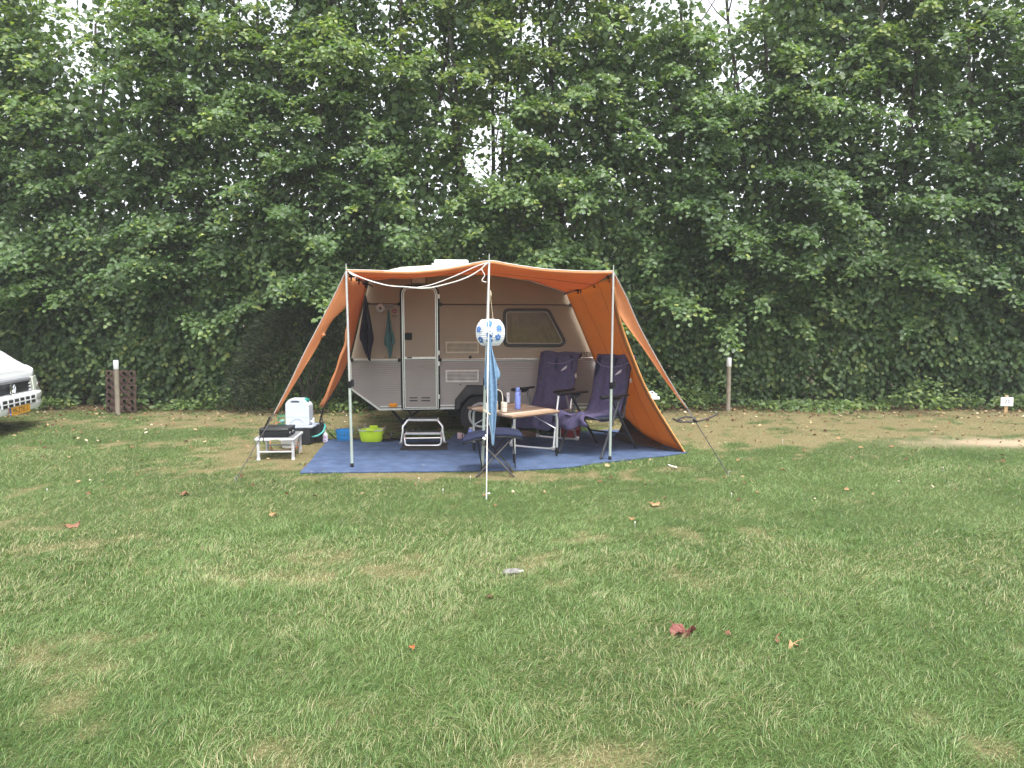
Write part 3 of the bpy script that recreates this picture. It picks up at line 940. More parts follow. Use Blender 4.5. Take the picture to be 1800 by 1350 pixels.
part('stop_latch', MB().box((DX0 + .09, -.032, zs + .004), (.06, .014, .014)), BLACK, door)
for v in (521, 620, 639, 697):
    x, z = cv(770.5, v); part('hinge', MB().box((x + .006, -.03, z), (.028, .02, .055)), ALU, door, bevel=.004)
for a, b, v in ((720, 734, 699), (741, 756, 699), (720, 734, 704), (741, 756, 704)):
    x0, z = cv(a, v); x1, _ = cv(b, v); part('vent_slot', MB().box(((x0 + x1) / 2, -.0215, z), (x1 - x0, .006, .012)), BLACK, door)
# lamp over the door, grilles, lock, reflector
x0, z1 = cv(724.5, 487.5); x1, z0 = cv(748, 498)
lampb = part('awning_lamp', MB().box(((x0 + x1) / 2, -.02, (z0 + z1) / 2), (x1 - x0, .04, z1 - z0)), mat('lamp_lens', (.5, .45, .38), .3), caravan, bevel=.008)
part('lamp_rim', MB().ring([(x0 - .012, z0 - .012), (x1 + .012, z0 - .012), (x1 + .012, z1 + .012), (x0 - .012, z1 + .012)], .012, -.03, .002), BROWN, lampb)
GRIL = mat('grille_beige', (.50, .43, .33), .5); GRILW = mat('grille_pale', (.60, .57, .53), .45)
for (u0, v0, u1, v1, m) in ((783, 600.5, 841.5, 621, GRIL), (783, 650.5, 841.5, 671.5, GRILW)):
    x0, z1 = cv(u0, v0); x1, z0 = cv(u1, v1)
    g = part('fridge_grille', MB().ring([(x0, z0), (x1, z0), (x1, z1), (x0, z1)], .018, -.018, .003), m, caravan, bevel=.003)
    part('backing', MB().box(((x0 + x1) / 2, -.001, (z0 + z1) / 2), (x1 - x0 - .036, .004, z1 - z0 - .036)), BLACK, g)
    for k in range(7):
        z = z0 + .018 + (z1 - z0 - .036) * (k + .5) / 7
        part('slat', MB().box(((x0 + x1) / 2, -.010, z), (x1 - x0 - .036, .004, .011), rx=.5), m, g)
for u, v, r in ((826.5, 628, .022), (809, 676, .008), (875, 676, .008)):
    x, z = cv(u, v)
    part('key_lock' if r > .02 else 'rivet', MB().lathe([(r, .002), (r, -.012), (r * .6, -.018), (.001, -.018)], (x, 0, z), 8, 'y'), BLACK, caravan)
x, z = cv(691, 712)
rf = part('side_reflector', MB().box((x, -.012, z), (.10, .03, .05)), AMBER, caravan, bevel=.008)
for s in (-.038, .038): part('screw', MB().lathe([(.005, -.026), (.005, -.029), (.001, -.030)], (x + s, 0, z), 6, 'y'), BROWN, rf)
# outside lamp, sticker, rings, lettering
x, z = cv(669, 542)
rl = part('outside_lamp', MB().lathe([(.055, .002), (.058, -.02), (.045, -.04), (.03, -.046), (.001, -.046)], (x, 0, z), 20, 'y'), mat('grey_lamp', (.42, .4, .4), .4), caravan)
part('lamp_button', MB().lathe([(.016, -.045), (.014, -.052), (.001, -.052)], (x, 0, z), 10, 'y'), DARK, rl)
x, z = cv(684, 540); part('hook_rail', MB().box((x - .01, -.02, z + .02), (.13, .035, .035)), mat('dull_hook', (.20, .17, .17), .5), caravan, bevel=.008)
x, z = cv(693.5, 547); stk = part('round_sticker', MB().lathe([(.028, .002), (.028, -.003), (.001, -.003)], (x, 0, z), 20, 'y'), mat('sticker_red', (.20, .05, .07), .5), caravan)
part('sticker_bar', MB().box((x, -.005, z), (.036, .002, .007)), mat('sticker_pale', (.45, .3, .3), .5), stk)
PRINT = mat('dark_print', (.05, .035, .03), .6)
for s in (-.015, .015):
    x, z = cv(693.3, 555.6)
    pts = [(x + s + .012 * math.cos(a), -.003, z + .012 * math.sin(a)) for a in np.linspace(0, 2 * math.pi, 13)]
    part('ring_emblem', MB().tube(pts, .0028, 5), PRINT, caravan)
x, z = cv(1021.5, 623.5)
lettering('KIP 35EK', .075, (x, -.004, z), PRINT, caravan, space=1.05)
part('badge', MB().ring([(x - .165, z - .035), (x + .165, z - .035), (x + .165, z + .035), (x - .165, z + .035)], .004, -.005, .002), BROWN, caravan)
x, z = cv(685.5, 627.5)
for k in (-.095, .095): part('maker_emblem', MB().lathe([(.010, .002), (.010, -.003), (.001, -.003)], (x + k, 0, z), 8, 'y'), mat('dull_badge', (.34, .3, .26), .5), caravan)
lettering('KIP CARAVANS', .021, (x, -.003, z), PRINT, caravan, space=1.05)
# window
wp = [cv(*p) for p in ((884, 609.5), (987.5, 609.5), (995, 600), (965, 542), (884, 542))]
wpoly = rounded(wp, [.09, .05, .05, .06, .08], 5)
WF = part('window', MB().ring(wpoly, .040, -.034, .004), mat('window_rubber', (.02, .02, .022), .5), caravan, bevel=.008)
ip = inset(wpoly, .036)
cz0, cz1 = min(p[1] for p in ip) + .01, max(p[1] for p in ip) - .01
CUR = mat('curtain_fabric', (.42, .32, .235), .9, var=.15, scale=10)
rows = []
xl = min(p[0] for p in ip) + .015; xr = cv(990, 605)[0]; xrt = cv(960, 548)[0]
for k in range(9):
    t = k / 8
    xe = lerp(xr, xrt, t) - .02
    row = []
    for j in range(90):
        f = j / 89
        x = lerp(xl, xe, f)
        gather = .4 + .6 * abs(f - .5) * 2
        row.append((x, -.010 + .007 * math.sin(f * 70 + 2 * math.sin(f * 9)) * gather * (1.2 - .4 * t), lerp(cz0, cz1, t)))
    rows.append(row)
part('curtain', MB().grid(rows), CUR, WF)
rx0 = [p for p in wpoly]
part('pane', MB().prism(inset(wpoly, .036), -.027, -.023), GLASS, WF)
part('inner_seal', MB().ring(inset(wpoly, .040), .010, -.030, -.02), mat('pale_seal', (.36, .32, .28), .5), WF)
# underneath: chassis, corner steadies
mb = MB()
for y in (.35, WID - .35):
    mb.box((wx, y, .37), (2.9, .05, .10))
mb.box((wx - .25, WID / 2, .36), (.5, 1.3, .16)); mb.box((wx - .28, .42, .30), (.30, .24, .13))
part('chassis', mb, BLACK, caravan)
for yy in (.32, WID - .32):
    st = MB()
    a = cv(682, 722); b = cv(712, 760); c = cv(742, 723)
    st.tube([(a[0], yy, a[1]), (b[0], yy + .05, max(b[1], .02))], .020, 6); st.tube([(c[0], yy, c[1]), (lerp(a[0], b[0], .75), yy + .04, lerp(a[1], b[1], .72))], .016, 6)
    st.box((b[0], yy + .05, .012), (.12, .10, .02))
    part('corner_steady', st, DARK, caravan)
for yy in (.32, WID - .32):
    a = cv(1010, 716); b = cv(990, 755)
    part('corner_steady', MB().tube([(a[0], yy, a[1]), (b[0], yy, .03)], .018, 6).box((b[0], yy, .012), (.12, .1, .02)), DARK, caravan)
# drawbar with coupling, jockey wheel and handbrake
LX = beltR[0] + .05
db = part('drawbar', MB().tube([(LX - .25, .45, .36), (LX + .85, WID / 2 - .04, .37)], .035, 6).tube([(LX - .25, WID - .45, .36), (LX + .85, WID / 2 + .04, .37)], .035, 6).box((LX + .35, WID / 2, .375), (.05, .8, .05)), ALU, caravan)
part('coupling_head', MB().box((LX + .93, WID / 2, .385), (.26, .07, .07)).tube([(LX + .82, WID / 2, .41), (LX + 1.0, WID / 2, .45), (LX + 1.05, WID / 2, .40)], .012, 6), ALU, db, bevel=.012)
part('coupling_cover', MB().box((LX + .72, WID / 2, .43), (.16, .10, .11), ry=.2), BLACK, db, bevel=.02)
jx, jy = LX + .62, WID / 2 + .10
part('jockey_wheel', MB().tube([(jx, jy, .16), (jx, jy, .60)], .024, 8).lathe([(.02, -.03), (.09, -.03), (.10, 0), (.09, .03), (.02, .03)], (jx, jy, .10), 18, 'y'), DARK, db)
part('winding_handle', MB().tube(spline([(jx, jy, .60), (jx + .01, jy, .66), (jx + .10, jy - .02, .67), (jx + .13, jy - .02, .63), (jx + .085, jy - .02, .54)], 14), .013, 7), WHITEP, db)
part('brake_lever', MB().tube([(LX + .60, WID / 2 - .08, .40), (LX + .88, WID / 2 - .08, .53)], .012, 6), ALU, db)
part('grip', MB().tube([(LX + .84, WID / 2 - .08, .51), (LX + .90, WID / 2 - .08, .54)], .017, 6), BLACK, db)
part('cable_loop', MB().tube([(LX + .78 + .07 * math.cos(t), WID / 2 - .05 + .02 * math.sin(2 * t), .44 + .07 * math.sin(t)) for t in np.linspace(0, 12, 50)], .008, 5), BLACK, db)
part('plug', MB().box((LX + 1.02, WID / 2 - .05, .36), (.13, .05, .045)), WHITEP, db, bevel=.01)
# gas locker end and rear lights kept plain: far side windows
part('far_side_window', MB().ring([(p[0], p[1]) for p in wpoly], .055, WID - .004, WID + .03), BLACK, caravan)

# ================================================================== AWNING
awn = thing('awning', 'orange canvas awning with long pointed wings strung in front of the caravan', 'awning', (-.3, 8.4, 0))
A, M_, C_ = at(609, 476, 7.38), at(860, 460, 7.22), at(1078, 478, 7.72)
fe = [A, at(640, 476.5, 7.37), at(670, 477.5, 7.36), at(700, 478.3, 7.34), at(730, 478, 7.32), at(780, 473.5, 7.28), at(820, 466.5, 7.25), M_,
      at(890, 464.5, 7.29), at(924, 470, 7.35), at(960, 474.5, 7.43), at(1000, 477, 7.53), at(1040, 478.3, 7.63), C_]
fe = spline(fe, 41)
re_ = [cw(p[0], -.014, p[1] - .005) for p in top]
re_[0] = cw(top[0][0], -.02, top[0][1] - .01)
re_ = spline(re_, 41)
def cloth(name, L, R, m, n=12, sag=0.0, fold=0.0, nf=3, solid=.004, parent=None, sagdir=(0, 0, -1), label=None, seed=0):
    """cloth between two edges with the same number of points"""
    rows = []
    sdv = Vector(sagdir)
    for i, (a, b) in enumerate(zip(L, R)):
        row = []
        s = i / (len(L) - 1)
        for k in range(n + 1):
            t = k / n
            p = a.lerp(b, t) + sdv * (sag * 4 * t * (1 - t))
            if fold:
                p += sdv * fold * math.sin(t * nf * math.pi * 2 + seed + s * 2.5) * math.sin(math.pi * t)
            wv = .007 * math.sin(t * 23 + 3 * math.sin(s * 9 + seed)) * math.sin(math.pi * t) + .006 * math.sin(s * 31 + t * 6) * math.sin(math.pi * t)
            row.append(p + sdv * wv)
        rows.append(row)
    return part(name, MB().grid(rows), m, parent, world=True, solid=solid, smooth=80, label=label)
roofc = cloth('roof_canvas', fe, re_, ORANGE, 14, sag=.05, parent=awn)
part('piping', MB().tube([p + Vector((0, -.006, .010)) for p in fe], .0042, 5), mat('pale_piping', (.62, .58, .54), .7), roofc, world=True)
part('front_hem', MB().grid([[p + Vector((0, -.008, .004)) for p in fe], [p + Vector((0, -.004, -.022)) for p in fe]]), ORANGE, roofc, world=True, solid=.003)
SEAM = mat('canvas_seam', (.36, .14, .07), .8)
for f in (.36, .72):
    part('seam', MB().tube([p.lerp(q, f) + Vector((0, 0, -.05 * 4 * f * (1 - f) - .004)) for p, q in zip(fe, re_)], .003, 4), SEAM, roofc, world=True)
# left front wing
S1 = onz(414, 848)                                   # peg
T1 = A.lerp(S1, .665)
def yl(pts, ys, n): return spline([at(u, v, y) for (u, v), y in zip(pts, ys)], n)
NW = 25
o1 = yl([(607, 479), (589, 517), (566, 562), (535, 621), (507, 679), (482, 727)], [7.38, 7.33, 7.25, 7.13, 7.03, 6.95], NW)
i1 = yl([(612, 484), (611, 530), (603, 545), (586, 560), (548, 625), (483, 728)], [7.38, 7.46, 7.48, 7.42, 7.24, 6.95], NW)
cloth('front_wing', o1, i1, ORANGE, 6, sag=.03, parent=awn, sagdir=(.3, .9, 0))
# left side panel with its rear wing
o2 = yl([(611, 484), (611, 548), (611, 600), (601, 627), (588, 664), (569, 716)], [7.40, 7.52, 7.9, 8.25, 8.55, 8.85], NW)
i2 = yl([(648, 492), (640, 523), (629, 568), (615, 626), (598, 668), (570, 716)], [9.02, 9.0, 8.98, 8.95, 8.9, 8.85], NW)
cloth('side_wing', o2, i2, ORANGE, 8, sag=.05, fold=.02, parent=awn, sagdir=(-1, 0, 0))
part('wing_hem', MB().tube([p + Vector((0, -.006, 0)) for p in i2], .008, 5), STRAP, awn, world=True)
part('wing_hem', MB().tube([p + Vector((0, -.006, 0)) for p in o1], .005, 5), mat('grey_hem', (.30, .26, .24), .8), awn, world=True)
part('canvas_tab', MB().grid([[at(568, 584, 7.31), at(573, 589, 7.31)], [at(563, 597, 7.29), at(569, 591, 7.31)]]), ORANGE, awn, world=True, solid=.004)
# right front wing
S2 = onz(1280, 838)
o3 = yl([(1079, 479), (1101, 522), (1124, 574), (1160, 640), (1192, 694), (1208, 717)], [7.72, 7.66, 7.58, 7.46, 7.36, 7.30], NW)
i3 = yl([(1078, 492), (1084, 532), (1091, 558), (1125, 604), (1165, 662), (1207, 718)], [7.73, 7.74, 7.70, 7.58, 7.44, 7.30], NW)
cloth('front_wing', o3, i3, ORANGE, 6, sag=.03, parent=awn, sagdir=(-.2, .9, 0))
part('wing_hem', MB().tube([p + Vector((0, -.006, 0)) for p in o3], .005, 5), bpy.data.materials['grey_hem'], awn, world=True)
# right side panel, sloping out to the ground
EL = yl([(996, 517), (1020, 575), (1043, 631), (1062, 668), (1080, 702), (1096, 731)], [9.25, 9.27, 9.29, 9.30, 9.28, 9.25], 21)
ER = yl([(1077, 486), (1083, 528), (1091, 566), (1112, 626), (1145, 700), (1206, 799)], [7.74, 7.76, 7.78, 7.86, 7.97, 8.12], 21)
bott = yl([(1096, 731), (1128, 762), (1162, 781), (1206, 799)], [9.25, 9.05, 8.6, 8.12], 17)
topb = spline([EL[0], EL[0].lerp(ER[0], .5) + Vector((0, 0, -.015)), ER[0]], 17)
rows = []
for i in range(21):
    s = i / 20; row = []
    for k in range(17):
        t = k / 16
        ruled1 = EL[i].lerp(ER[i], t)
        ruled2 = topb[k].lerp(bott[k], s)
        bil = topb[0].lerp(topb[-1], t).lerp(bott[0].lerp(bott[-1], t), s)
        p = ruled1 + ruled2 - bil
        p += Vector((1, .25, 0)) * (.10 * math.sin(math.pi * s) ** .8 * math.sin(math.pi * t) ** .7 + .008 * math.sin(t * 17 + s * 6) * math.sin(math.pi * s))
        row.append(p)
    rows.append(row)
rows_p = [r[:] for r in rows]
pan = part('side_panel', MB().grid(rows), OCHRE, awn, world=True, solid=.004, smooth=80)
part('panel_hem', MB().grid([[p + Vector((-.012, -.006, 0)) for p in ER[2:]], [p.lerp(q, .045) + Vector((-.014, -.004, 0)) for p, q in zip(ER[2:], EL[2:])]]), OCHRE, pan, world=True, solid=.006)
part('panel_edge', MB().tube([p + Vector((0, -.008, 0)) for p in ER[2:]], .008, 5), mat('lit_edge', (.72, .33, .10), .7), pan, world=True)  # hem edge coloured brighter than the panel, painting in the light from outside
mf = [bott[k] for k in range(17)]
part('dark_foot_sheet', MB().grid([[p + Vector((-.005, 0, .01)) for p in mf], [Vector((p.x - .05 - .34 * math.sin(math.pi * k / 16), p.y - .06, .022)) for k, p in enumerate(mf)]]), mat('black_sheet', (.018, .017, .018), .7), pan, world=True, solid=.004)  # dark sheet running from the panel's foot onto the carpet
# straps
def strap(name, pts, parent, r=.010, m=STRAP, flat=.25): return part(name, MB().tube(pts, r, 6, flat=flat), m, parent, world=True)
for k in (5, 11): part('seam', MB().tube([r[k] + Vector((-.004, -.006, 0)) for r in rows_p], .0028, 4), SEAM, pan, world=True)
strap('strap', [o1[-1], T1.lerp(S1, .5) + Vector((.0, .01, -.01)), S1 + Vector((0, 0, .02))], awn)
strap('strap', spline([T1.lerp(S1, .12), at(466, 752, 6.97), at(463, 768, 6.98), at(464, 780, 6.98)], 14), awn, .011)
strap('strap', [o3[-1], o3[-1].lerp(S2, .17)], awn, .012)
strap('strap', [o3[-1].lerp(S2, .17), S2 + Vector((0, 0, .02))], awn, .0045, flat=1)
part('strap_buckle', MB().box(tuple(at(1222, 740, 7.22)), (.05, .02, .025), ry=.6), BLACK, awn, world=True, bevel=.005)
S3 = onz(556, 768)
strap('strap', [o2[-1], S3 + Vector((0, 0, .02))], awn, .012)
strap('strap', spline([o2[-1].lerp(S3, .35), at(571, 748, 8.85), at(580, 762, 8.85), onz(593, 771, .01), onz(628, 770, .02)], 18), awn, .012)
for s_ in (S1, S2, S3):
    part('peg', MB().tube([s_ + Vector((0, 0, -.08)), s_ + Vector((0, 0, .05)), s_ + Vector((.02, 0, .055))], .005, 5), ALU, awn, world=True)

# ================================================================== POLES, LINES
def pole(label, basepx, top_, uclamp, lean_clamp=True):
    b = onz(*basepx); b.z = .014
    t = thing('tent_pole', label, 'tent pole', tuple(b), group='telescopic poles holding up the front of the awning')
    d = top_ - b
    j = d * uclamp
    part('lower_tube', MB().tube([Vector((0, 0, .03)), j], .0145, 10), STEEL, t)
    part('upper_tube', MB().tube([j, d], .0115, 10), ALUPALE, t)
    part('clamp', MB().lathe([(.019, -.035), (.022, -.03), (.022, .03), (.018, .035)], tuple(j), 10).box((j.x + .03, j.y - .005, j.z + .015), (.03, .02, .07)), BLACK, t, bevel=.003)
    part('foot', MB().lathe([(.018, 0), (.018, .03), (.014, .04)], (0, 0, 0), 10), BLACK, t)
    part('spike', MB().tube([d, d + Vector((0, 0, .075))], .004, 6), ALU, t)
    return t
pole('awning pole planted on the front corner of the blue carpet beside the lime tub', (619, 823), A + Vector((0, -.012, -.004)), .425)
pole('awning pole standing before the chair nearest the orange side panel', (1072, 810), C_ + Vector((0, -.012, -.004)), .40)
pole('tallest awning pole, the one behind the hanging lantern', (848, 829), M_ + Vector((0, -.012, 0)), .43)
def beam(label, a, b):
    t = thing('roof_beam', label, 'tent beam', tuple(a), group='beams from the caravan to the awning poles')
    d = b - a
    part('tube', MB().tube([Vector((0, 0, 0)), d], .012, 8), mat('beam_grey', (.22, .19, .18), .4, metal=.4), t)
    for f in (.30, .36, .64, .93):
        p = d * f
        part('clamp', MB().box(tuple(p), (.05, .045, .05), rz=math.atan2(d.y, d.x)).box(tuple(p + Vector((.01, 0, -.035))), (.015, .015, .05)), BLACK, t, bevel=.004)
    return t
beam('slim grey beam with black clamps under the canvas, running above the two purple chairs', cw(top[6][0] - .02, -.03, top[6][1] - .03), C_ + Vector((0, .03, -.03)))
beam('slim grey beam under the canvas over the hanging black towel', cw(top[0][0] + .03, -.03, top[0][1] - .10), A + Vector((.01, .03, -.03)))
# white cord from pole to pole
cl = thing('clothesline', 'white cord slung in a double loop under the front of the awning', 'rope', tuple(A))
c1 = spline([at(612, 477, 7.33), at(640, 490, 7.32), at(680, 501.5, 7.30), at(715, 504.5, 7.28), at(750, 506.5, 7.26), at(790, 498, 7.23), at(820, 488, 7.21), at(845, 473.5, 7.20), at(857, 462, 7.19)], 40)
c2 = spline([at(735, 505, 7.27), at(760, 500, 7.25), at(800, 485, 7.22), at(835, 469, 7.2), at(858, 461, 7.19)], 26)
part('cord', MB().tube(c1, .0065, 6), WHITEROPE, cl, world=True)
part('cord', MB().tube(c2, .005, 6), WHITEROPE, cl, world=True)
part('cord_end', MB().tube(spline([at(614, 479, 7.32), at(621, 484, 7.32), at(626, 484, 7.31), at(624, 489, 7.31)], 12), .005, 5), WHITEROPE, cl, world=True)
part('cord_end', MB().tube(spline([at(857, 462, 7.17), at(847, 472, 7.17), at(852, 484, 7.17), at(847, 493, 7.17), at(855, 496, 7.17)], 22), .005, 5), WHITEROPE, cl, world=True)
S4 = onz(855, 878)
gl = thing('guy_rope', 'white guy rope from the tallest pole down to the lawn before the stool', 'rope', tuple(S4))
part('rope', MB().tube([M_ + Vector((0, -.02, .01)), M_.lerp(S4, .5) + Vector((0, 0, -.015)), S4 + Vector((0, 0, .01))], .004, 6), WHITEROPE, gl, world=True)
q = at(853.5, 771, M_.lerp(S4, .74).y)
part('slider', MB().box(tuple(q + Vector((-.012, 0, 0))), (.032, .012, .022), ry=.6), WHITEP, gl, world=True, bevel=.005)
q = at(854, 766, M_.lerp(S4, .72).y); part('knot', MB().lathe([(.004, -.014), (.009, -.006), (.009, .006), (.004, .014)], tuple(q), 8), WHITEROPE, gl, world=True)
part('peg', MB().tube([S4 + Vector((0, 0, -.1)), S4 + Vector((0, 0, .05)), S4 + Vector((.03, 0, .055))], .006, 5), WHITEP, gl, world=True)
# cord lying on the ground past the panel
gc = [onz(u, v, .015) for u, v in ((1183, 735), (1195, 741), (1212, 740), (1222, 735), (1205, 733), (1192, 737), (1208, 741), (1226, 740), (1245, 735), (1262, 727))]
tag(part('loose_cord', MB().tube(spline(gc, 60), .012, 5), STRAP), 'dark loose cord lying coiled on the bare ground near the caravan drawbar', 'cord')
# ================================================================== THINGS UNDER AND AROUND THE AWNING
def tubes(lst, r, n=8):
    mb = MB()
    for p in lst: mb.tube(p, r, n)
    return mb
CZ = .014                                              # top of the carpet
# ---- reclining chairs with terry covers
def chair(label, loc, rz, dark, seed):
    t = thing('camping_chair', label, 'camping chair', (loc[0], loc[1], CZ), rz, 'reclining camping chairs under the awning')
    fm = DARK if dark else ALU
    W = .27
    for s in (-1, 1):
        x = s * W
        if dark:
            part('front_leg', MB().tube([(x, .06, .63), (x, -.33, .012)], .015, 8), fm, t)
            part('rear_leg', MB().tube([(x * .96, -.10, .63), (x * .96, .18, .30), (x * .96, .46, .012)], .015, 8), fm, t)
        else:
            part('front_leg', MB().tube([(x, -.22, .64), (x, -.30, .36), (x, -.36, .03)], .013, 8), fm, t)
            part('rear_leg', MB().tube([(x * .94, .02, .62), (x * .94, .20, .30), (x * .94, .36, .03)], .013, 8), fm, t)
        part('seat_rail', MB().tube([(x * .92, -.30, .43), (x * .92, .20, .40)], .014, 8), fm, t)
        part('back_rail', MB().tube([(x * .88, .20, .40), (x * .78, .33, .70), (x * .70, .425, .98)], .014, 8), fm, t)
        am = MB()
        rows = []
        for k in range(9):
            f = k / 8; y = lerp(-.34, .24, f); w = .030 * (1.15 - .5 * f) * (1 if k else .6); h = .016 * (1.3 - .5 * f)
            rows.append([(x + w * math.cos(a), y, .665 - .02 * f + h * math.sin(a)) for a in np.linspace(0, 2 * math.pi, 9)[:-1]])
        am.grid(rows, closed=True); am.f += [tuple(range(7, -1, -1)), tuple(range(64, 72))]
        arm = part('armrest', am, BLACK, t, smooth=60)
        part('arm_bracket', MB().box((x, .0, .628), (.022, .16, .04)), BLACK, arm, bevel=.006)
    part('front_bar', MB().tube([(-W * .92, -.30, .43), (W * .92, -.30, .43)], .013, 8), fm, t)
    if dark:
        part('cross_bar', MB().tube([(-W * .96, .30, .185), (W * .96, .30, .185)], .011, 8), fm, t)
    else:
        for y0 in (-.36, .36):
            part('base_bar', MB().tube(spline([(-W, y0, .05), (-W * .9, y0, .016), (W * .9, y0, .016), (W, y0, .05)], 14), .013, 8), ALU, t)
            for s in (-1, 1): part('foot', MB().box((s * W * .97, y0, .02), (.05, .045, .038)), mat('foot_grey', (.4, .4, .4), .5), t, bevel=.01)
    # padding under the cover
    part('back_padding', MB().grid([[(s * .215 * (1 - .06 * f), lerp(.17, .40, f) + .02 * math.sin(f * 5), lerp(.40, 1.04, f)) for s in (-1, -.5, 0, .5, 1)] for f in np.linspace(0, 1, 9)]), NAVY, t, solid=.035, smooth=60)
    part('seat_padding', MB().grid([[(s * .24, lerp(.17, -.31, f), .415 + .02 * f - .012 * (1 - abs(s))) for s in (-1, -.5, 0, .5, 1)] for f in np.linspace(0, 1, 6)]), NAVY, t, solid=.035, smooth=60)
    rg = random.Random(seed)
    ph = [rg.random() * 6 for _ in range(6)]
    def wr(u, f): return .010 * math.sin(7 * u + 5 * f + ph[0]) + .008 * math.sin(-4 * u + 11 * f + ph[1]) + .006 * math.sin(13 * u - 3 * f + ph[2])
    rows = []
    rec = .80
    prof = [(.235, 1.00), (.27, 1.075), (.265, 1.085), (.25, 1.07), (.245, 1.0), (.243, .9), (.24, .8), (.236, .7), (.232, .6), (.235, .5), (.24, .45), (.245, .44), (.25, .445), (.25, .45)]
    ys =   [.50, .475, .44, .41, .375, .335, .295, .255, .215, .18, .13, .0, -.18, -.31]
    ys = [lerp(.20, y, rec) if y > .2 else y for y in ys]
    prof = [(w * (.92 if dark else 1.02), z) for w, z in prof]
    if not dark:
        prof += [(.25, .43), (.245, .33), (.24, .22)]; ys += [-.345, -.36, -.37]
    else:
        prof += [(.24, .44)]; ys += [-.33]
    for (w, z), y in zip(prof, ys):
        row = []
        for k in range(15):
            u = -1 + 2 * k / 14
            e = abs(u) ** 5
            row.append((u * w * (1 + .05 * e), y + wr(u, z) + .05 * e * (1 if z > .5 else 0), z + wr(u, z + 3) * .7 - (.055 * e if z < .5 and y > -.33 else 0) - (.018 * e if z > 1.05 else 0)))
        rows.append(row)
    cov = part('terry_cover', MB().grid(rows), PURPLE, t, solid=.012, sub=1, smooth=80)
    # collar seam of the hood
    part('hood_seam', MB().tube(spline([(-.21, .35, 1.0), (-.12, .315, .955), (0, .305, .94), (.12, .315, .955), (.21, .35, 1.0)], 20), .006, 5), mat('seam', (.16, .13, .24), .9), cov)
    # woven emblem
    em = MB()
    for k in range(3):
        em.tube([(.075 + .012 * k, .285 + .004 * k, .855 + .014 * k), (.115 + .010 * k, .285 + .005 * k, .876 + .014 * k), (.15, .292 + .004 * k, .895 + .012 * k)], [.004, .010, .003], 6)
    e = part('emblem', em, mat('emblem_thread', (.52, .5, .55), .8), cov)
    part('side_tag', MB().box((.255, .33, .80), (.012, .04, .05), rx=.4), mat('tag_white', (.6, .56, .55), .7), cov, bevel=.004)
    if dark:                                            # loose end crumpled over the front edge
        rows = []
        for i in range(9):
            f = i / 8; row = []
            for k in range(13):
                u = k / 12
                x = lerp(-.30, .10, u); 
                row.append((x + .03 * math.sin(f * 5 + u * 4), -.31 - .06 * math.sin(f * 2.2) - .03 * math.sin(u * 14 + f * 2), .47 - .20 * f * (1 - .35 * u) + .03 * math.sin(u * 9 + 1) * (1 - .3 * f)))
            rows.append(row)
        part('loose_end', MB().grid(rows), PURPLE, cov, solid=.012, sub=1, smooth=80)
    return t
f1, f2, r1, r2 = onz(1000, 796, CZ), onz(1051, 805, CZ), onz(1065, 779, CZ), onz(1128, 793, CZ)
cc = (f1 + f2 + r1 + r2) / 4
chair('dark-framed reclining chair with a purple terry cover, next to the orange side panel', (cc.x - .10, cc.y - .05, 0), math.radians(-38), True, 3)
a1, a2, b1, b2 = onz(911, 780, CZ), onz(971, 787, CZ), onz(947, 768, CZ), onz(1003, 777, CZ)
cc = (a1 + a2 + b1 + b2) / 4
chair('silver-framed reclining chair with a purple terry cover, behind the plank-topped table', (cc.x + .0, cc.y - .06, 0), math.radians(-27), False, 5)

# ---- plank table
TZ = .525
TF, TR, TL = onz(901, 731.5, TZ), onz(983.5, 721.5, TZ), onz(821.5, 715.5, TZ)
TB = TR + TL - TF
tb = thing('camping_table', 'low folding table with a weathered plank-pattern top and silver legs', 'table', ((TF.x + TB.x) / 2, (TF.y + TB.y) / 2, CZ))
WOODS = [mat('plank_%s' % n, c, .55, dirt=d, scale=6, var=.2, bump=.1, bscale=30) for n, c, d in
         (('tan', (.34, .23, .15), (.25, .165, .105)), ('ash', (.27, .22, .18), (.17, .14, .115)), ('brown', (.17, .115, .08), (.11, .075, .055)), ('bleached', (.47, .38, .29), (.35, .27, .20)))]
e1, e2 = TR - TF, TL - TF                               # planks run along e1
NPL = 9
for k in range(NPL):
    f0, f1_ = (k + .012) / NPL, (k + .988) / NPL
    q = [TF + e2 * f0, TF + e1 + e2 * f0, TF + e1 + e2 * f1_, TF + e2 * f1_]
    zj = .0006 * (k % 3)
    part('plank', MB().slab([(p.x, p.y) for p in q], TZ - .016, TZ + zj), WOODS[(k * 7 + k // 3) % 4], tb, world=True)
part('table_frame', MB().slab([(p.x, p.y) for p in (TF + (e1 + e2) * .01, TF + e1 * .99 + e2 * .01, TF + e1 * .99 + e2 * .99, TF + e1 * .01 + e2 * .99)], TZ - .030, TZ - .0175), BROWN, tb, world=True)
feet = [onz(904, 814, CZ), onz(978.5, 802, CZ), onz(833, 792.5, CZ)]
feet.append(feet[1] + feet[2] - feet[0])
for ft, c, o in zip(feet, (TF, TR, TL, TB), ((.12, .10), (-.12, .10), (.12, -.10), (-.12, -.10))):
    tp = c + e1.normalized() * o[0] + e2.normalized() * o[1]; tp.z = TZ - .032
    mid = Vector((ft.x, ft.y, TZ - .10))
    lg = part('leg', MB().tube(spline([tp, Vector((lerp(tp.x, ft.x, .75), lerp(tp.y, ft.y, .75), TZ - .045)), mid, lerp(mid, ft, .5), ft + Vector((0, 0, .09))], 16), .014, 8), ALUPALE, tb, world=True)
    ftp = part('screw_foot', MB().tube([ft + Vector((0, 0, .03)), ft + Vector((0, 0, .10))], .016, 8).tube([ft + Vector((0, 0, .004)), ft + Vector((0, 0, .03))], .012, 8), BLACK, lg, world=True)
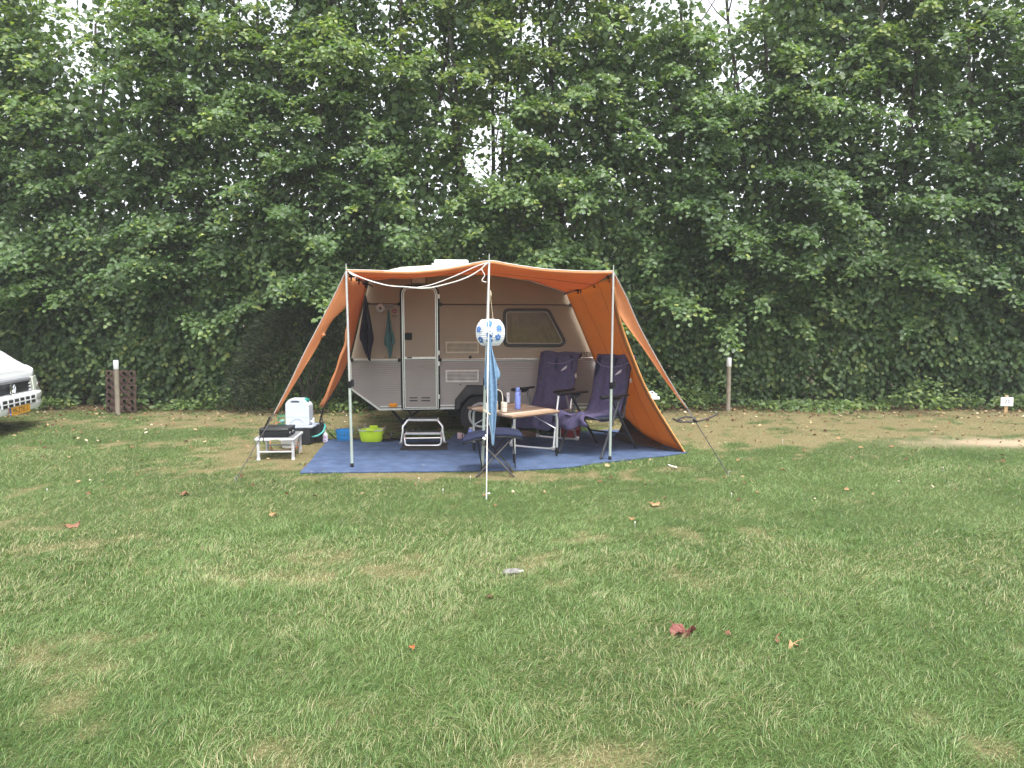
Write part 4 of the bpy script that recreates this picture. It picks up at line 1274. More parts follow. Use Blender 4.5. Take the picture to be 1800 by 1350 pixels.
for i, j in ((0, 1), (2, 3)):
    a, b = feet[i] + Vector((0, 0, .30)), feet[j] + Vector((0, 0, .30))
    m0 = TF + (e1 + e2) * .5; m0.z = TZ - .04
    for s in (a, b): part('brace', MB().tube([s, lerp(s, m0, .62) + Vector((0, 0, .06))], .006, 6), ALU, tb, world=True)
def ontable(u, v): return onz(u, v, TZ + .003)
# things on the table
BLUEB = mat('periwinkle_bottle', (.19, .25, .60), .4, var=.06)
def bottle(name, label, loc, r, h, loop=True, m=BLUEB, cap=None):
    t = thing(name, label, 'bottle', tuple(loc))
    part('body', MB().lathe([(r * .92, 0), (r, .008), (r, h * .66), (r * .93, h * .72), (r * .68, h * .77), (r * .66, h * .80)], (0, 0, 0), 20), m, t)
    part('cap', MB().lathe([(r * .70, h * .80), (r * .74, h * .81), (r * .70, h * .97), (r * .62, h), (.001, h)] if not cap else [(r * .5, h * .80), (r * .5, h * .88), (.001, h * .89)], (0, 0, 0), 16), cap or m, t)
    if loop: part('carry_loop', MB().tube(spline([(r * .3, -r * .72, h * .92), (r * .75, -r * .9, h * .88), (r * .9, -r * .95, h * .74), (r * .7, -r * 1.0, h * .66), (r * .55, -r * .9, h * .72)], 16), .004, 5), mat('loop_blue', (.10, .13, .42), .5), t)
    return t
bottle('drinking_bottle', 'tall periwinkle blue bottle with a carry loop standing on the plank table', ontable(910, 718.5), .032, .235)
bottle('drinking_bottle', 'blue bottle with a pale stopper standing on the carpet by the caravan wheel', onz(828, 775, CZ), .036, .19, False, cap=mat('pale_stopper', (.6, .5, .45), .6))
b_ = ontable(893, 708)
bx = thing('card_box', 'slim white printed card box standing on the plank table', 'box', tuple(b_), .3)
part('box', MB().box((0, 0, .06), (.032, .02, .12)), mat('card_white', (.66, .63, .66), .6), bx, bevel=.002)
for z in (.075, .085, .095): part('print_line', MB().box((.004, -.0108, z), (.010, .0012, .005)), mat('print_grey', (.2, .2, .25), .6), bx)
CERA = mat('cream_ceramic', (.62, .55, .46), .35, var=.05)
for (u, v, lab) in ((886, 724, 'pair of stacked cream cups beside the carrying rack'), (857, 726, 'pair of stacked cream cups half hidden behind the hanging blue towel')):
    p = ontable(u, v); t = thing('stacked_cups', lab, 'cups', tuple(p), group='cream cups on the plank table')
    for k in range(2):
        c = part('cup', MB().lathe([(.028, .001 + .052 * k), (.032, .004 + .052 * k), (.0335, .046 + .052 * k), (.033, .050 + .052 * k), (.001, .050 + .052 * k)], (0, 0, 0), 18), CERA, t)
t = thing('carrying_rack', 'small wooden rack with a tall pale handle holding jars on the plank table', 'rack', tuple(ontable(873, 723)), .25)
part('side_board', MB().box((-.06, 0, .055), (.008, .09, .09)), WOODS[2], t); part('side_board', MB().box((.06, 0, .055), (.008, .09, .09)), WOODS[3], t)
part('bottom_board', MB().box((0, 0, .008), (.112, .09, .012)), WOODS[3], t)
part('handle', MB().tube(spline([(.066, 0, .02), (.066, 0, .14), (.055, 0, .20), (.03, 0, .225), (0, 0, .232), (-.03, 0, .225), (-.055, 0, .20), (-.066, 0, .14), (-.066, 0, .02)], 34), .0055, 6), mat('cream_handle', (.70, .62, .52), .5), t)
for k, m in enumerate((mat('jar_brown', (.20, .11, .06), .4), mat('jar_straw', (.45, .33, .2), .5), BLACK)):
    j = part('jar', MB().lathe([(.014, .016), (.015, .02), (.015, .085), (.010, .095), (.001, .095)], (-.034 + .034 * k, 0, 0), 12), m, t)
    part('lid', MB().lathe([(.0125, .094), (.0125, .110), (.001, .111)], (-.034 + .034 * k, 0, 0), 12), BLACK if k != 1 else CERA, j)

# ---- stool in front
s1, s2, s3, s4 = onz(836.5, 840), onz(904, 839), onz(844, 829, CZ), onz(902.5, 828.5, CZ)
st = thing('footstool', 'navy padded folding footstool with crossed black legs at the carpet edge', 'stool', tuple((s1 + s2 + s3 + s4) / 4))
def pad_at(f, g):                                       # f along, g across; curved pad
    fr0, fr1 = at(813.5, 777, 6.92), at(919, 768, 7.02)
    bk0, bk1 = fr0 + Vector((.02, .34, .01)), fr1 + Vector((-.04, .34, .0))
    p = lerp(lerp(fr0, fr1, f), lerp(bk0, bk1, f), g)
    return p + Vector((0, 0, .042 * 4 * f * (1 - f)))
rows = [[pad_at(i / 14, j / 6) + Vector((0, 0, .008 * math.sin(math.pi * j / 6))) for j in range(7)] for i in range(15)]
pd = part('pad', MB().grid(rows), NAVY, st, world=True, solid=.034, smooth=60, bevel=.01)
rows = [[pad_at(i / 14, j / 6) + Vector((0, 0, -.022)) for j in range(7)] for i in range(15)]
part('pad_base', MB().grid(rows), BLACK, pd, world=True, solid=.012)
for k, (ft, f, g) in enumerate(((s1, .83, .12), (s2, .26, .10), (s3, .80, .88), (s4, .28, .86))):
    tp = pad_at(f, g) + Vector((0, 0, -.03)); ft = ft + Vector((0, 0, .004))
    lg = part('leg', MB().tube([ft, tp], .013, 4, flat=.7), BLACK, st, world=True)
    part('leg_edge', MB().tube([ft + Vector((0, -.010, .004)), tp + Vector((0, -.010, 0))], .0014, 4), mat('worn_edge', (.16, .14, .10), .5), lg, world=True)
part('cross_bar', MB().tube([s1.lerp(pad_at(.83, .12), .06), s3.lerp(pad_at(.80, .88), .06)], .009, 6), BLACK, st, world=True)
part('cross_bar', MB().tube([s2.lerp(pad_at(.26, .10), .10), s4.lerp(pad_at(.28, .86), .10)], .009, 6), BLACK, st, world=True)
for x_, u in ((s3, 850), (s4, 903)):
    part('strut', MB().tube([x_ + Vector((.02, 0, .03)), pad_at(.22 if u < 880 else .86, .5) + Vector((0, 0, -.03))], .008, 6), BLACK, st, world=True)

# ---- paper lantern and the towel under it
LC = at(862, 584.5, 7.08)
ln = thing('paper_lantern', 'white ribbed paper lantern printed with blue flowers hanging from the tallest pole', 'lantern', tuple(LC))
R = .140
PAPER = mat('white_paper', (.80, .82, .84), .8, var=.04, trans=.35, tcol=(.85, .87, .9))
BLUEF = mat('blue_print', (.06, .17, .42), .8, var=.25, scale=40)
prof = []
for k in range(27):
    f = k / 26; z = lerp(-.126, .126, f)
    base = R * min(1, .60 + .40 * (1 - (abs(z) / .126) ** 2.6) * 1.0)
    prof.append((base + (.0028 if k % 2 else -.001), z))
part('shade', MB().lathe([(.03, -.126)] + prof + [(.03, .126)], (0, 0, 0), 12), PAPER, ln, smooth=25)
part('top_ring', MB().lathe([(.03, .124), (.05, .126), (.05, .131), (.03, .131)], (0, 0, 0), 14), WHITEP, ln)
def lr(z): return R * min(1, .60 + .40 * (1 - (abs(z) / .126) ** 2.6)) + .008
for (u, v) in ((861, 568), (878, 576), (842, 578.5), (861.5, 587.5), (876, 592.5), (845.5, 597), (861, 599)):
    x = (u - 862) / FPX * 7.0; z = -(v - 584.5) / FPX * 7.0
    th0 = math.asin(max(-.97, min(.97, x / lr(z))))
    fl = MB()
    for k in range(6):
        a = 2 * math.pi * k / 6
        r0 = .020 if k < 5 else 0
        a = 2 * math.pi * k / 5 + .3
        cx, cz_ = r0 * math.cos(a), r0 * math.sin(a)
        if k == 5: continue
        vs = []
        for q in range(8):
            b = 2 * math.pi * q / 8
            xx, zz = cx + 0.0145 * math.cos(b), cz_ + 0.0145 * math.sin(b)
            zt = max(-.122, min(.122, z + zz)); th = th0 + xx / R
            rr = lr(zt) * (1.0 + .0 * abs(math.cos(th * 6))) + .0015 + .0004 * k
            vs.append((rr * math.sin(th), -rr * math.cos(th), zt))
        fl.add(vs, [tuple(range(8))])
    part('printed_flower', fl, BLUEF, ln, smooth=0)
for u in (856, 867): part('string', MB().tube([Vector((0.0, 0, .36)), Vector(((u - 862) / FPX * 7, 0, .125))], .0022, 5), mat('jute', (.5, .42, .3), .9), ln)
part('knot', MB().lathe([(.002, -.03), (.008, -.02), (.010, 0), (.006, .02), (.002, .04)], (.004, -.004, .37), 8), bpy.data.materials['jute'], ln)
ring = MB().tube([(-.022 + .0, -R - .02, .012), (.0, -R - .03, -.002), (.018, -R - .02, -.020)], .010, 8)
part('clip', ring, ALU, ln)
def hang(name, label, cat, Lp, Rp, Y, depth, m, nf=2.5, n=18, seed=0, edge=None, extra=None):
    L = spline([at(u, v, Y) for u, v in Lp], 26); Rr = spline([at(u, v, Y) for u, v in Rp], 26)
    t = thing(name, label, cat, tuple(L[0]))
    rows = []
    for i, (a, b) in enumerate(zip(L, Rr)):
        s = i / 25
        rows.append([a.lerp(b, k / n) + Vector((0, depth * (.3 + .7 * math.sin(math.pi * min(1, s * 1.1))) * math.sin(k / n * nf * 2 * math.pi + seed + s * 1.5) - .01 * math.sin(math.pi * k / n), 0)) for k in range(n + 1)])
    tw = part('cloth', MB().grid(rows), m, t, world=True, solid=.007, smooth=80)
    if edge:
        part('hem', MB().tube([r[0] + Vector((0, -.004, 0)) for r in rows], .005, 5), edge, tw, world=True)
    return t, tw
BLUET = mat('blue_towel', (.19, .31, .46), .95, var=.18, scale=30, bump=.6, bscale=260, spec=.1)
BLUEH = mat('towel_hem', (.50, .60, .70), .9, var=.1)
YT = 6.93
t, tw = hang('hand_towel', 'light blue terry towel hanging below the paper lantern', 'towel',
             [(859, 590), (857, 625), (856, 660), (857, 700), (859.5, 738), (863.5, 760), (865.5, 783)], [(861.5, 590), (865, 615), (869, 640), (873, 672), (874, 702), (872, 738), (869, 764), (868, 782)], YT, .025, BLUET, 1.6, edge=BLUEH)
rows = []
Lb, Rb = spline([at(858, 600, YT + .05), at(853, 640, YT + .06), at(851, 665, YT + .06), at(853, 685, YT + .06)], 14), spline([at(862, 600, YT + .05), at(870, 632, YT + .05), at(879.5, 660, YT + .05), at(868, 672, YT + .05)], 14)
part('back_fold', MB().grid([[a.lerp(b, k / 8) + Vector((0, .012 * math.sin(k * 1.9), 0)) for k in range(9)] for a, b in zip(Lb, Rb)]), BLUET, tw, world=True, solid=.006, smooth=80)
pg = thing('clothes_peg', 'pale wooden stick clipped across the towel at table height', 'peg', tuple(at(856, 724, 6.95)))
part('stick', MB().tube([at(850, 721, 7.0), at(862, 728.5, 6.90)], .007, 6), mat('peg_wood', (.6, .47, .3), .6), pg, world=True)
DKT = mat('black_towel', (.028, .028, .042), .95, var=.25, scale=20, bump=.5, bscale=220, spec=.1)
TEAL = mat('teal_towel', (.075, .165, .17), .95, var=.18, scale=20, bump=.4, bscale=220, spec=.1)
hang('dark_towel', 'black towel hanging from the beam at the door end of the awning', 'towel', [(641, 519), (637, 548), (631.5, 590), (636, 603), (641, 618), (648, 632)], [(643, 519), (649, 552), (655, 588), (655, 600), (652, 614), (650.5, 635)], 8.80, .05, DKT, 1.7, seed=2)
hang('teal_towel', 'teal towel hanging from the hook by the round lamp on the caravan', 'towel', [(681, 545), (679, 570), (675, 602), (679.5, 610), (683, 622), (684, 630)], [(684, 545), (688, 572), (694.5, 600), (690, 607), (689, 618), (686.5, 629)], 8.99, .03, TEAL, 1.7, seed=1)

# ---- step at the door
sp = thing('step_stool', 'two-tread aluminium step in front of the caravan door', 'step', tuple(onz(744, 782, CZ)))
fr = [onz(713, 783.5, CZ + .003), onz(775, 783.5, CZ + .003)]; bk = [onz(705, 780, CZ + .003), onz(781.5, 779, CZ + .003)]
YT_ = fr[0].y + .20
for (b, u1, v1, u2, v2) in ((bk[0], 708, 750, 717, 738), (bk[1], 778, 750, 769, 738)):
    part('side_rail', MB().tube(spline([b, at(u1, v1 + 8, b.y + .02), at(u1, v1, b.y + .03), at((u1 + u2) / 2, (v1 + v2) / 2, b.y + .05), at(u2, v2, b.y + .06), ], 16), .0125, 8), ALU, sp, world=True)
    part('rail_foot', MB().box(tuple(b + Vector((0, 0, .012))), (.05, .04, .022)), mat('foot_rubber', (.2, .2, .2), .7), sp, world=True, bevel=.006)
def tread(v, u0, u1, Y, d):
    a, b = at(u0, v, Y), at(u1, v, Y)
    c = (a + b) / 2
    tr = part('tread', MB().box(tuple(c + Vector((0, d / 2, 0))), ((b - a).length, d, .026)), ALU, sp, world=True, bevel=.004)
    for k in range(4): part('grip_rib', MB().box(tuple(c + Vector((0, d * (k + .6) / 4.4, .0145))), ((b - a).length - .02, d * .10, .003)), DARK, tr, world=True)
tread(738.7, 717, 769.5, bk[0].y + .05, .16)
tread(762.5, 712, 775, fr[0].y + .06, .15)
part('front_hoop', MB().tube(spline([at(711, 763, fr[0].y + .07), at(711.5, 772, fr[0].y + .01), at(713, 781, fr[0].y), at(720, 783.3, fr[0].y), at(744, 783.3, fr[0].y), at(768, 783, fr[0].y), at(774.5, 780, fr[0].y), at(776, 771, fr[0].y + .01), at(776, 763, fr[0].y + .07)], 44), .012, 8), ALU, sp, world=True)
part('hoop_bar', MB().tube([at(712, 770.5, fr[0].y + .02), at(775.5, 769.5, fr[0].y + .02)], .007, 6), ALU, sp, world=True)
mt = thing('rubber_mat', 'narrow black ribbed rubber mat under the aluminium step', 'mat', tuple(onz(746, 788, CZ)))
q = [onz(705, 792, CZ), onz(787, 791, CZ), onz(786, 778, CZ), onz(708, 778, CZ)]
part('sheet', MB().slab([(p.x, p.y) for p in q], CZ + .0005, CZ + .005), RUBBER, mt, world=True)
for k in range(22):
    f = (k + .5) / 22
    a, b = q[0].lerp(q[1], f), q[3].lerp(q[2], f)
    part('rib', MB().box(tuple(((a + b) / 2) + Vector((0, 0, .0065))), (.009, (b - a).length * .94, .004)), RUBBER, mt, world=True)

# ---- tub, basket, soap, sandals, mug, red bucket
LIME = mat('lime_plastic', (.42, .60, .03), .35, var=.06)
def tub(name, label, cat, c, w, d, h, m, taper=.82, rz=0.0, rim=None):
    t = thing(name, label, cat, tuple(c), rz)
    def ringp(s, z, n=24):
        out = []
        for k in range(n):
            a = 2 * math.pi * (k + .5) / n
            ca, sa = math.cos(a), math.sin(a)
            p = 3.5
            r = (abs(ca) ** p + abs(sa) ** p) ** (-1 / p)
            out.append((ca * r * w / 2 * s, sa * r * d / 2 * s, z))
        return out
    prof = [(taper * .9, 0), (taper, .012), (lerp(taper, 1, .5), h * .5), (1, h), (1.03, h), (1.03, h + .008), (.96, h + .008), (.96, h - .004), (taper * .93, .014)]
    mb = MB().grid([ringp(s, z) for s, z in prof], closed=True)
    n = 24
    mb.f += [tuple(range(n - 1, -1, -1)), tuple((len(prof) - 1) * n + k for k in range(n))]
    b = part('body', mb, m, t)
    return t, b, ringp
c = onz(651, 777, .02) + Vector((0, .11, 0))
t, b, rp = tub('washing_up_tub', 'lime green washing-up tub with a grey rim and a red brush inside', 'tub', Vector((c.x, c.y, .012)), .30, .22, .135, LIME, .86)
part('rim_band', MB().grid([rp(1.03, .137), rp(1.065, .139), rp(1.065, .150), rp(1.0, .152)], closed=True), mat('grey_rim', (.42, .42, .40), .4), t)
for s in (-1, 1):
    part('grip_tab', MB().box((0, s * .115, .158), (.10, .03, .035)), LIME, t, bevel=.006)
    part('side_handle', MB().tube(spline([(s * .145, -.06, .15), (s * .168, 0, .178), (s * .145, .06, .15)], 10), .006, 6), mat('handle_grey', (.18, .18, .18), .5), t)
br = thing('dish_brush', 'red dish brush leaning in the lime green tub', 'brush', (c.x + .08, c.y, .05))
part('stick', MB().tube([(0, .01, 0), (.03, 0, .07), (.075, -.01, .135)], .008, 6), mat('red_plastic', (.42, .08, .05), .45), br)
part('head', MB().box((-.01, .01, .0), (.04, .05, .02)), bpy.data.materials['red_plastic'], br, bevel=.006)
c = onz(603, 777, 0) + Vector((0, .09, 0))
BASK = mat('blue_plastic', (.02, .20, .48), .4, var=.08)
t = thing('blue_basket', 'small blue plastic basket with slotted sides at the carpet corner', 'basket', (c.x, c.y, .012))
hB, wB, dB = .125, .20, .16
def rbp(s, z):
    out = []
    for k in range(40):
        a = 2 * math.pi * (k + .5) / 40; ca, sa = math.cos(a), math.sin(a); r = (abs(ca) ** 4 + abs(sa) ** 4) ** -.25
        out.append((ca * r * wB / 2 * s, sa * r * dB / 2 * s, z))
    return out
lv = [(.84, .0), (.86, .012), (.88, .030), (.91, .052), (.94, .074), (.965, .096), (1.0, hB)]
mb = MB(); rr = [rbp(s, z) for s, z in lv]
for r in rr: mb.v += [Vector(p) for p in r]
for i in range(len(lv) - 1):
    for k in range(40):
        if i in (1, 3) and k % 2 == 0: continue          # slots
        if i == 4 and k % 3 == 0: continue
        mb.f.append((i * 40 + k, i * 40 + (k + 1) % 40, (i + 1) * 40 + (k + 1) % 40, (i + 1) * 40 + k))
mb.f.append(tuple(range(39, -1, -1)))
part('body', mb, BASK, t, solid=.003, smooth=0)
part('rim', MB().grid([rbp(.99, hB - .008), rbp(1.05, hB - .006), rbp(1.05, hB + .004), rbp(.99, hB + .006)], closed=True), BASK, t)
c = onz(572, 777.5, 0)
t = thing('soap_bottle', 'white and lilac pump bottle standing beside the blue basket', 'bottle', (c.x, c.y, .004))
part('body', MB().grid([[(.031 * s * math.cos(a), .021 * s * math.sin(a), z) for a in np.linspace(0, 2 * math.pi, 21)[:-1]] for s, z in ((.001, 0), (.95, 0), (1, .006), (1, .092), (.8, .106), (.42, .112), (.40, .120), (.001, .120))], closed=True), mat('soap_white', (.72, .70, .76), .35), t)
part('pump', MB().tube([(0, 0, .118), (0, 0, .140)], .006, 8).tube([(.004, 0, .140), (-.022, -.004, .138)], .005, 6), WHITEP, t)
lb = part('label', MB().grid([[(.0316 * math.sin(a), -.0216 * math.cos(a), z) for a in np.linspace(-1.1, 1.1, 9)] for z in (.012, .086)]), mat('label_lilac', (.60, .54, .68), .5), t)
for z, w in ((.068, .014), (.056, .018), (.022, .020)): part('print', MB().box((0, -.0222, z), (w * 1.4, .001, .007)), mat('print_violet', (.20, .10, .26), .5), lb)
for (u, v, rz, lab) in ((681, 775, .25, 'black strap sandal lying between the lime tub and the step, sole nearer the tub'), (695, 773, -.2, 'black strap sandal lying right beside the aluminium step')):
    c = onz(u, v, CZ)
    t = thing('sandal', lab, 'sandal', (c.x, c.y, CZ), rz, 'pair of black sandals on the carpet')
    so = rounded([(-.05, -.045), (.12, -.04), (.13, .035), (-.05, .03)], .04)
    part('sole', MB().slab([(p[0] - .03, p[1]) for p in so], 0, .022), BLACK, t, bevel=.004)
    for x0, hh in ((-.045, .075), (.045, .062)):
        part('strap', MB().tube(spline([(x0, -.043, .02), (x0 - .005, -.035, hh), (x0, 0, hh + .012), (x0 + .005, .03, hh), (x0, .036, .02)], 14), .012, 6, flat=.25), STRAP, t)
c = onz(808, 771, CZ)
t = thing('pink_mug', 'small pale pink mug on the carpet near the caravan wheel', 'mug', tuple(c))
part('body', MB().lathe([(.026, 0), (.029, .004), (.031, .07), (.027, .072), (.025, .012), (.001, .01)], (0, 0, 0), 18), mat('pink_ceramic', (.55, .40, .42), .4), t)
part('handle', MB().tube(spline([(.03, 0, .058), (.05, 0, .055), (.052, 0, .03), (.031, 0, .018)], 12), .005, 6), bpy.data.materials['pink_ceramic'], t)
c = onz(1003, 770, .0)
t, b, rp = tub('red_bucket', 'dull red bucket half hidden between the two purple chairs', 'bucket', Vector((c.x, c.y + .02, .012)), .26, .26, .20, mat('dull_red', (.20, .02, .025), .5), .84)
part('handle', MB().tube(spline([(-.125, 0, .19), (-.10, -.10, .13), (0, -.14, .11), (.10, -.10, .13), (.125, 0, .19)], 18), .004, 5), ALU, t)
c = onz(990, 771, CZ) + Vector((0, .12, 0))
t = thing('folded_chair', 'folded white-striped low chair leaning between the purple chairs', 'chair', tuple(c))
for k in range(3): part('tube', MB().tube([(-.07 + .022 * k, 0, .0), (-.07 + .022 * k, .05, .36)], .007, 6), WHITEP if k != 1 else DARK, t)
part('sling', MB().box((-.13, .035, .2), (.10, .03, .30), rx=-.13), NAVY, t, bevel=.01)
part('clip', MB().box((-.06, .02, .37), (.06, .03, .02)), mat('cyan_clip', (.03, .35, .5), .4), t, bevel=.004)
# a shoe just inside, by the silver chair
c = onz(932, 768, CZ)
t = thing('brown_shoe', 'dark brown shoe lying behind the footstool near the silver chair', 'shoe', tuple(c), .2)
part('upper', MB().grid([[(x, w * math.cos(a), .012 + h * max(0, math.sin(a))) for a in np.linspace(0, math.pi, 9)] for x, w, h in ((-.12, .01, .02), (-.11, .032, .07), (-.06, .036, .075), (0, .038, .06), (.06, .044, .045), (.11, .036, .03), (.13, .01, .015))]), mat('shoe_brown', (.10, .06, .04), .7), t, solid=.004, smooth=60)
part('sole', MB().slab(rounded([(-.125, -.036), (.13, -.042), (.13, .042), (-.125, .036)], .03), 0, .014), RUBBER, t)

# ---- cooking corner
k1, k2, k3, k4 = onz(454.5, 808.5), onz(515.5, 807.5), onz(528, 795), onz(470, 795)
kt = thing('low_table', 'low white folding table carrying the black stove', 'table', tuple((k1 + k2 + k3 + k4) / 4))
LG = mat('pale_grey_tube', (.46, .47, .48), .4, metal=.1)
KZ = .235
for k_ in (k1, k2, k3, k4):
    lg = part('leg', MB().tube([k_ + Vector((0, 0, .004)), Vector((k_.x, k_.y, KZ - .02))], .017, 10), LG, kt, world=True)
    part('leg_cap', MB().tube([k_ + Vector((0, 0, .0)), k_ + Vector((0, 0, .02))], .019, 10), WHITEP, lg, world=True)
part('stretcher', MB().tube([k1 + Vector((0, 0, .085)), k2 + Vector((0, 0, .085))], .010, 8), LG, kt, world=True)
part('stretcher', MB().tube([k4 + Vector((0, 0, .085)), k3 + Vector((0, 0, .085))], .010, 8), LG, kt, world=True)
ee = Vector((.03, 0, 0))
kc = [k1 + Vector((-.035, -.03, 0)), k2 + Vector((.03, -.03, 0)), k3 + Vector((.03, .05, 0)), k4 + Vector((-.035, .05, 0))]
kpoly = rounded([(p.x, p.y) for p in kc], .035)
part('table_rim', MB().slab(kpoly, KZ - .028, KZ - .002), LG, kt, world=True, bevel=.006)
part('tabletop', MB().slab(inset(kpoly, .022), KZ - .003, KZ + .001), mat('dark_top', (.16, .165, .17), .5), kt, world=True)
part('brand_plate', MB().box(tuple(kc[0].lerp(kc[1], .52) + Vector((0, -.001, KZ - .015))), (.085, .004, .014)), mat('plate_olive', (.22, .22, .12), .5), kt, world=True)
ct = thing('camping_stove', 'flat black two-burner camping stove with its lid closed', 'stove', tuple(onz(494, 765, KZ)))
sc_ = k1.lerp(k3, .5)
ct.location = (sc_.x - .012, sc_.y - .02, KZ + .001); ct.rotation_euler = (0, 0, .03)
part('case', MB().box((0, 0, .035), (.31, .30, .062)), BLACK, ct, bevel=.008)
ld = part('lid', MB().box((0, 0, .082), (.315, .305, .028)), mat('stove_lid', (.025, .025, .027), .38), ct, bevel=.008)
part('lid_panel', MB().box((-.01, .01, .097), (.24, .22, .004)), bpy.data.materials['stove_lid'], ld, bevel=.002)
for y in (-.07, .05):
    kn = part('knob', MB().lathe([(.018, .156), (.018, .172), (.012, .178), (.001, .178)], (0, y, .035), 14, 'x'), DARK, ct)
    part('knob_ring', MB().lathe([(.020, .154), (.020, .160), (.018, .161)], (0, y, .035), 14, 'x'), ALU, kn)
for y in (-.12, .12): part('foot', MB().box((0, y, .002), (.30, .02, .006)), RUBBER, ct)
wb = thing('white_basin', 'white plastic basin tucked beneath the low table', 'basin', tuple(onz(501, 790, 0) + Vector((.02, .10, 0))))
part('bowl', MB().lathe([(.06, .0), (.08, .01), (.11, .13), (.118, .135), (.11, .138), (.075, .02), (.001, .015)], (0, 0, 0), 22), WHITEP, wb)
part('rim', MB().lathe([(.11, .131), (.122, .133), (.122, .140), (.11, .141)], (0, 0, 0), 22), WHITEP, wb)
hs_ = thing('gas_hose', 'orange-brown gas hose drooping under the low table', 'hose', tuple(onz(482, 790, 0)))
part('hose', MB().tube(spline([at(487, 748, 8.55), at(478, 752, 8.4), at(475, 775, 8.3), at(478, 790, 8.15), at(490, 793, 8.1), at(506, 791.5, 8.1), at(520, 788, 8.25), at(526, 775, 8.4)], 40), .008, 7), mat('hose_orange', (.34, .10, .04), .5), hs_, world=True)
# stand, jerrycan, bucket, gas bottle
sx, sy = at(533, 750, 8.75).x, 8.72
sd_ = thing('cooler_box', 'black box with a grey-blue lid under the jerrycan', 'box', (sx - .02, sy, .0), -.04)
HZ = at(533, 748, 8.62).z
part('body', MB().box((0, 0, (HZ - .03) / 2 + .005), (.30, .24, HZ - .03)), mat('crate_black', (.022, .024, .026), .5), sd_, bevel=.012)
part('lid', MB().box((.01, 0, HZ - .014), (.36, .30, .026)), mat('lid_greyblue', (.30, .34, .41), .4), sd_, bevel=.01)
JW, JH, JD = .285, .315, .16
jc = thing('jerrycan', 'white water jerrycan with a moulded handle and green cap', 'jerrycan', (at(526, 746, 8.7).x, 8.72, HZ + .001), -.03)
MILK = mat('milky_plastic', (.56, .61, .68), .35, var=.04, trans=.15)
out_ = [(-JW / 2, 0), (JW / 2, 0), (JW / 2, JH * .78), (JW * .20, JH), (-JW * .33, JH), (-JW / 2, JH * .83)]
hole = rounded([(-.085, JH * .86), (.035, JH * .86), (.02, JH * .93), (-.07, JH * .93)], .01, 3)
op = rounded(out_, [.02, .02, .03, .02, .02, .03], 4)
bm = bmesh.new()
def loop_edges(pts, y):
    vs = [bm.verts.new((p[0], y, p[1])) for p in pts]
    return vs, [bm.edges.new((vs[i], vs[(i + 1) % len(vs)])) for i in range(len(vs))]
v1, e1_ = loop_edges(op, -JD / 2); v2, e2_ = loop_edges(hole, -JD / 2)
bmesh.ops.triangle_fill(bm, edges=e1_ + e2_, use_beauty=True)
g = bmesh.ops.extrude_face_region(bm, geom=bm.faces[:])
bmesh.ops.translate(bm, vec=(0, JD, 0), verts=[e for e in g['geom'] if isinstance(e, bmesh.types.BMVert)])
mb = MB(); bm.verts.index_update()
mb.add([v.co for v in bm.verts], [tuple(v.index for v in f.verts) for f in bm.faces]); bm.free()
jb = part('body', mb, MILK, jc, bevel=.008)
part('seam_band', MB().ring(rounded([(-JW / 2 - .003, .10), (JW / 2 + .003, .10), (JW / 2 + .003, .108), (-JW / 2 - .003, .108)], .002), .003, -JD / 2 - .003, -JD / 2 + .002), MILK, jb)
part('moulded_rib', MB().tube([(-.09, -JD / 2 - .002, .03), (-.035, -JD / 2 - .004, .085), (.035, -JD / 2 - .004, .085), (.09, -JD / 2 - .002, .03)], .006, 6), MILK, jb)
part('cap', MB().tube([(JW * .30, 0, JH * .88), (JW * .365, 0, JH * .985)], .030, 14), mat('cap_green', (.03, .26, .21), .4), jc)
tp_ = part('tap', MB().tube([(JW / 2 - .01, -.02, .035), (JW / 2 + .035, -.02, .035)], .013, 8).box((JW / 2 + .035, -.02, .05), (.018, .03, .06)).tube([(JW / 2 + .028, -.02, .03), (JW / 2 + .030, -.02, .0)], .010, 8), WHITEP, jc)
c = onz(552, 779, 0) + Vector((0, .10, 0))
t, b, rp = tub('black_bucket', 'black square bucket with a teal handle hose beside the jerrycan stand', 'bucket', Vector((c.x, c.y, .004)), .20, .20, .215, bpy.data.materials['crate_black'], .8)
part('handle', MB().tube(spline([(-.20, -.07, .13), (-.15, -.12, .10), (-.05, -.15, .085), (.04, -.14, .09), (.105, -.09, .13), (.118, -.02, .19), (.10, .02, .215)], 30), .011, 8), mat('teal_hose', (.06, .36, .33), .45), t)
part('leg_rod', MB().tube([(-.02, -.112, .0), (-.02, -.112, .22)], .004, 6), BLACK, t)
c = onz(497, 772, 0) + Vector((0, .35, 0))
gb = thing('gas_bottle', 'green gas bottle with a collar and regulator behind the stove', 'gas bottle', (at(497, 745, 8.95).x, 8.95, 0))
GRN = mat('gas_green', (.035, .20, .10), .45, var=.1)
zt = at(497, 745, 8.95).z
part('body', MB().lathe([(.06, 0), (.095, .01), (.10, .04), (.10, zt - .05), (.075, zt - .01), (.03, zt)], (0, 0, 0), 22), GRN, gb)
rk = part('collar', MB().tube([(-.055, 0, zt - .02), (-.055, 0, zt + .09), (-.045, 0, zt + .105), (.045, 0, zt + .105), (.055, 0, zt + .09), (.055, 0, zt - .02)], .008, 6).tube([(-.05, .05, zt - .02), (-.05, .05, zt + .08), (.05, .05, zt + .08), (.05, .05, zt - .02)], .007, 6), GRN, gb)
part('regulator', MB().lathe([(.012, zt), (.014, zt + .02), (.034, zt + .03), (.034, zt + .045), (.012, zt + .055), (.001, zt + .056)], (0, -.01, 0), 16), mat('regulator_teal', (.2, .42, .42), .35, metal=.3), gb)
part('hose_end', MB().tube([(-.02, -.02, zt + .03), (-.06, -.04, zt + .02), (-.075, -.06, zt - .02)], .008, 6), bpy.data.materials['hose_orange'], gb)

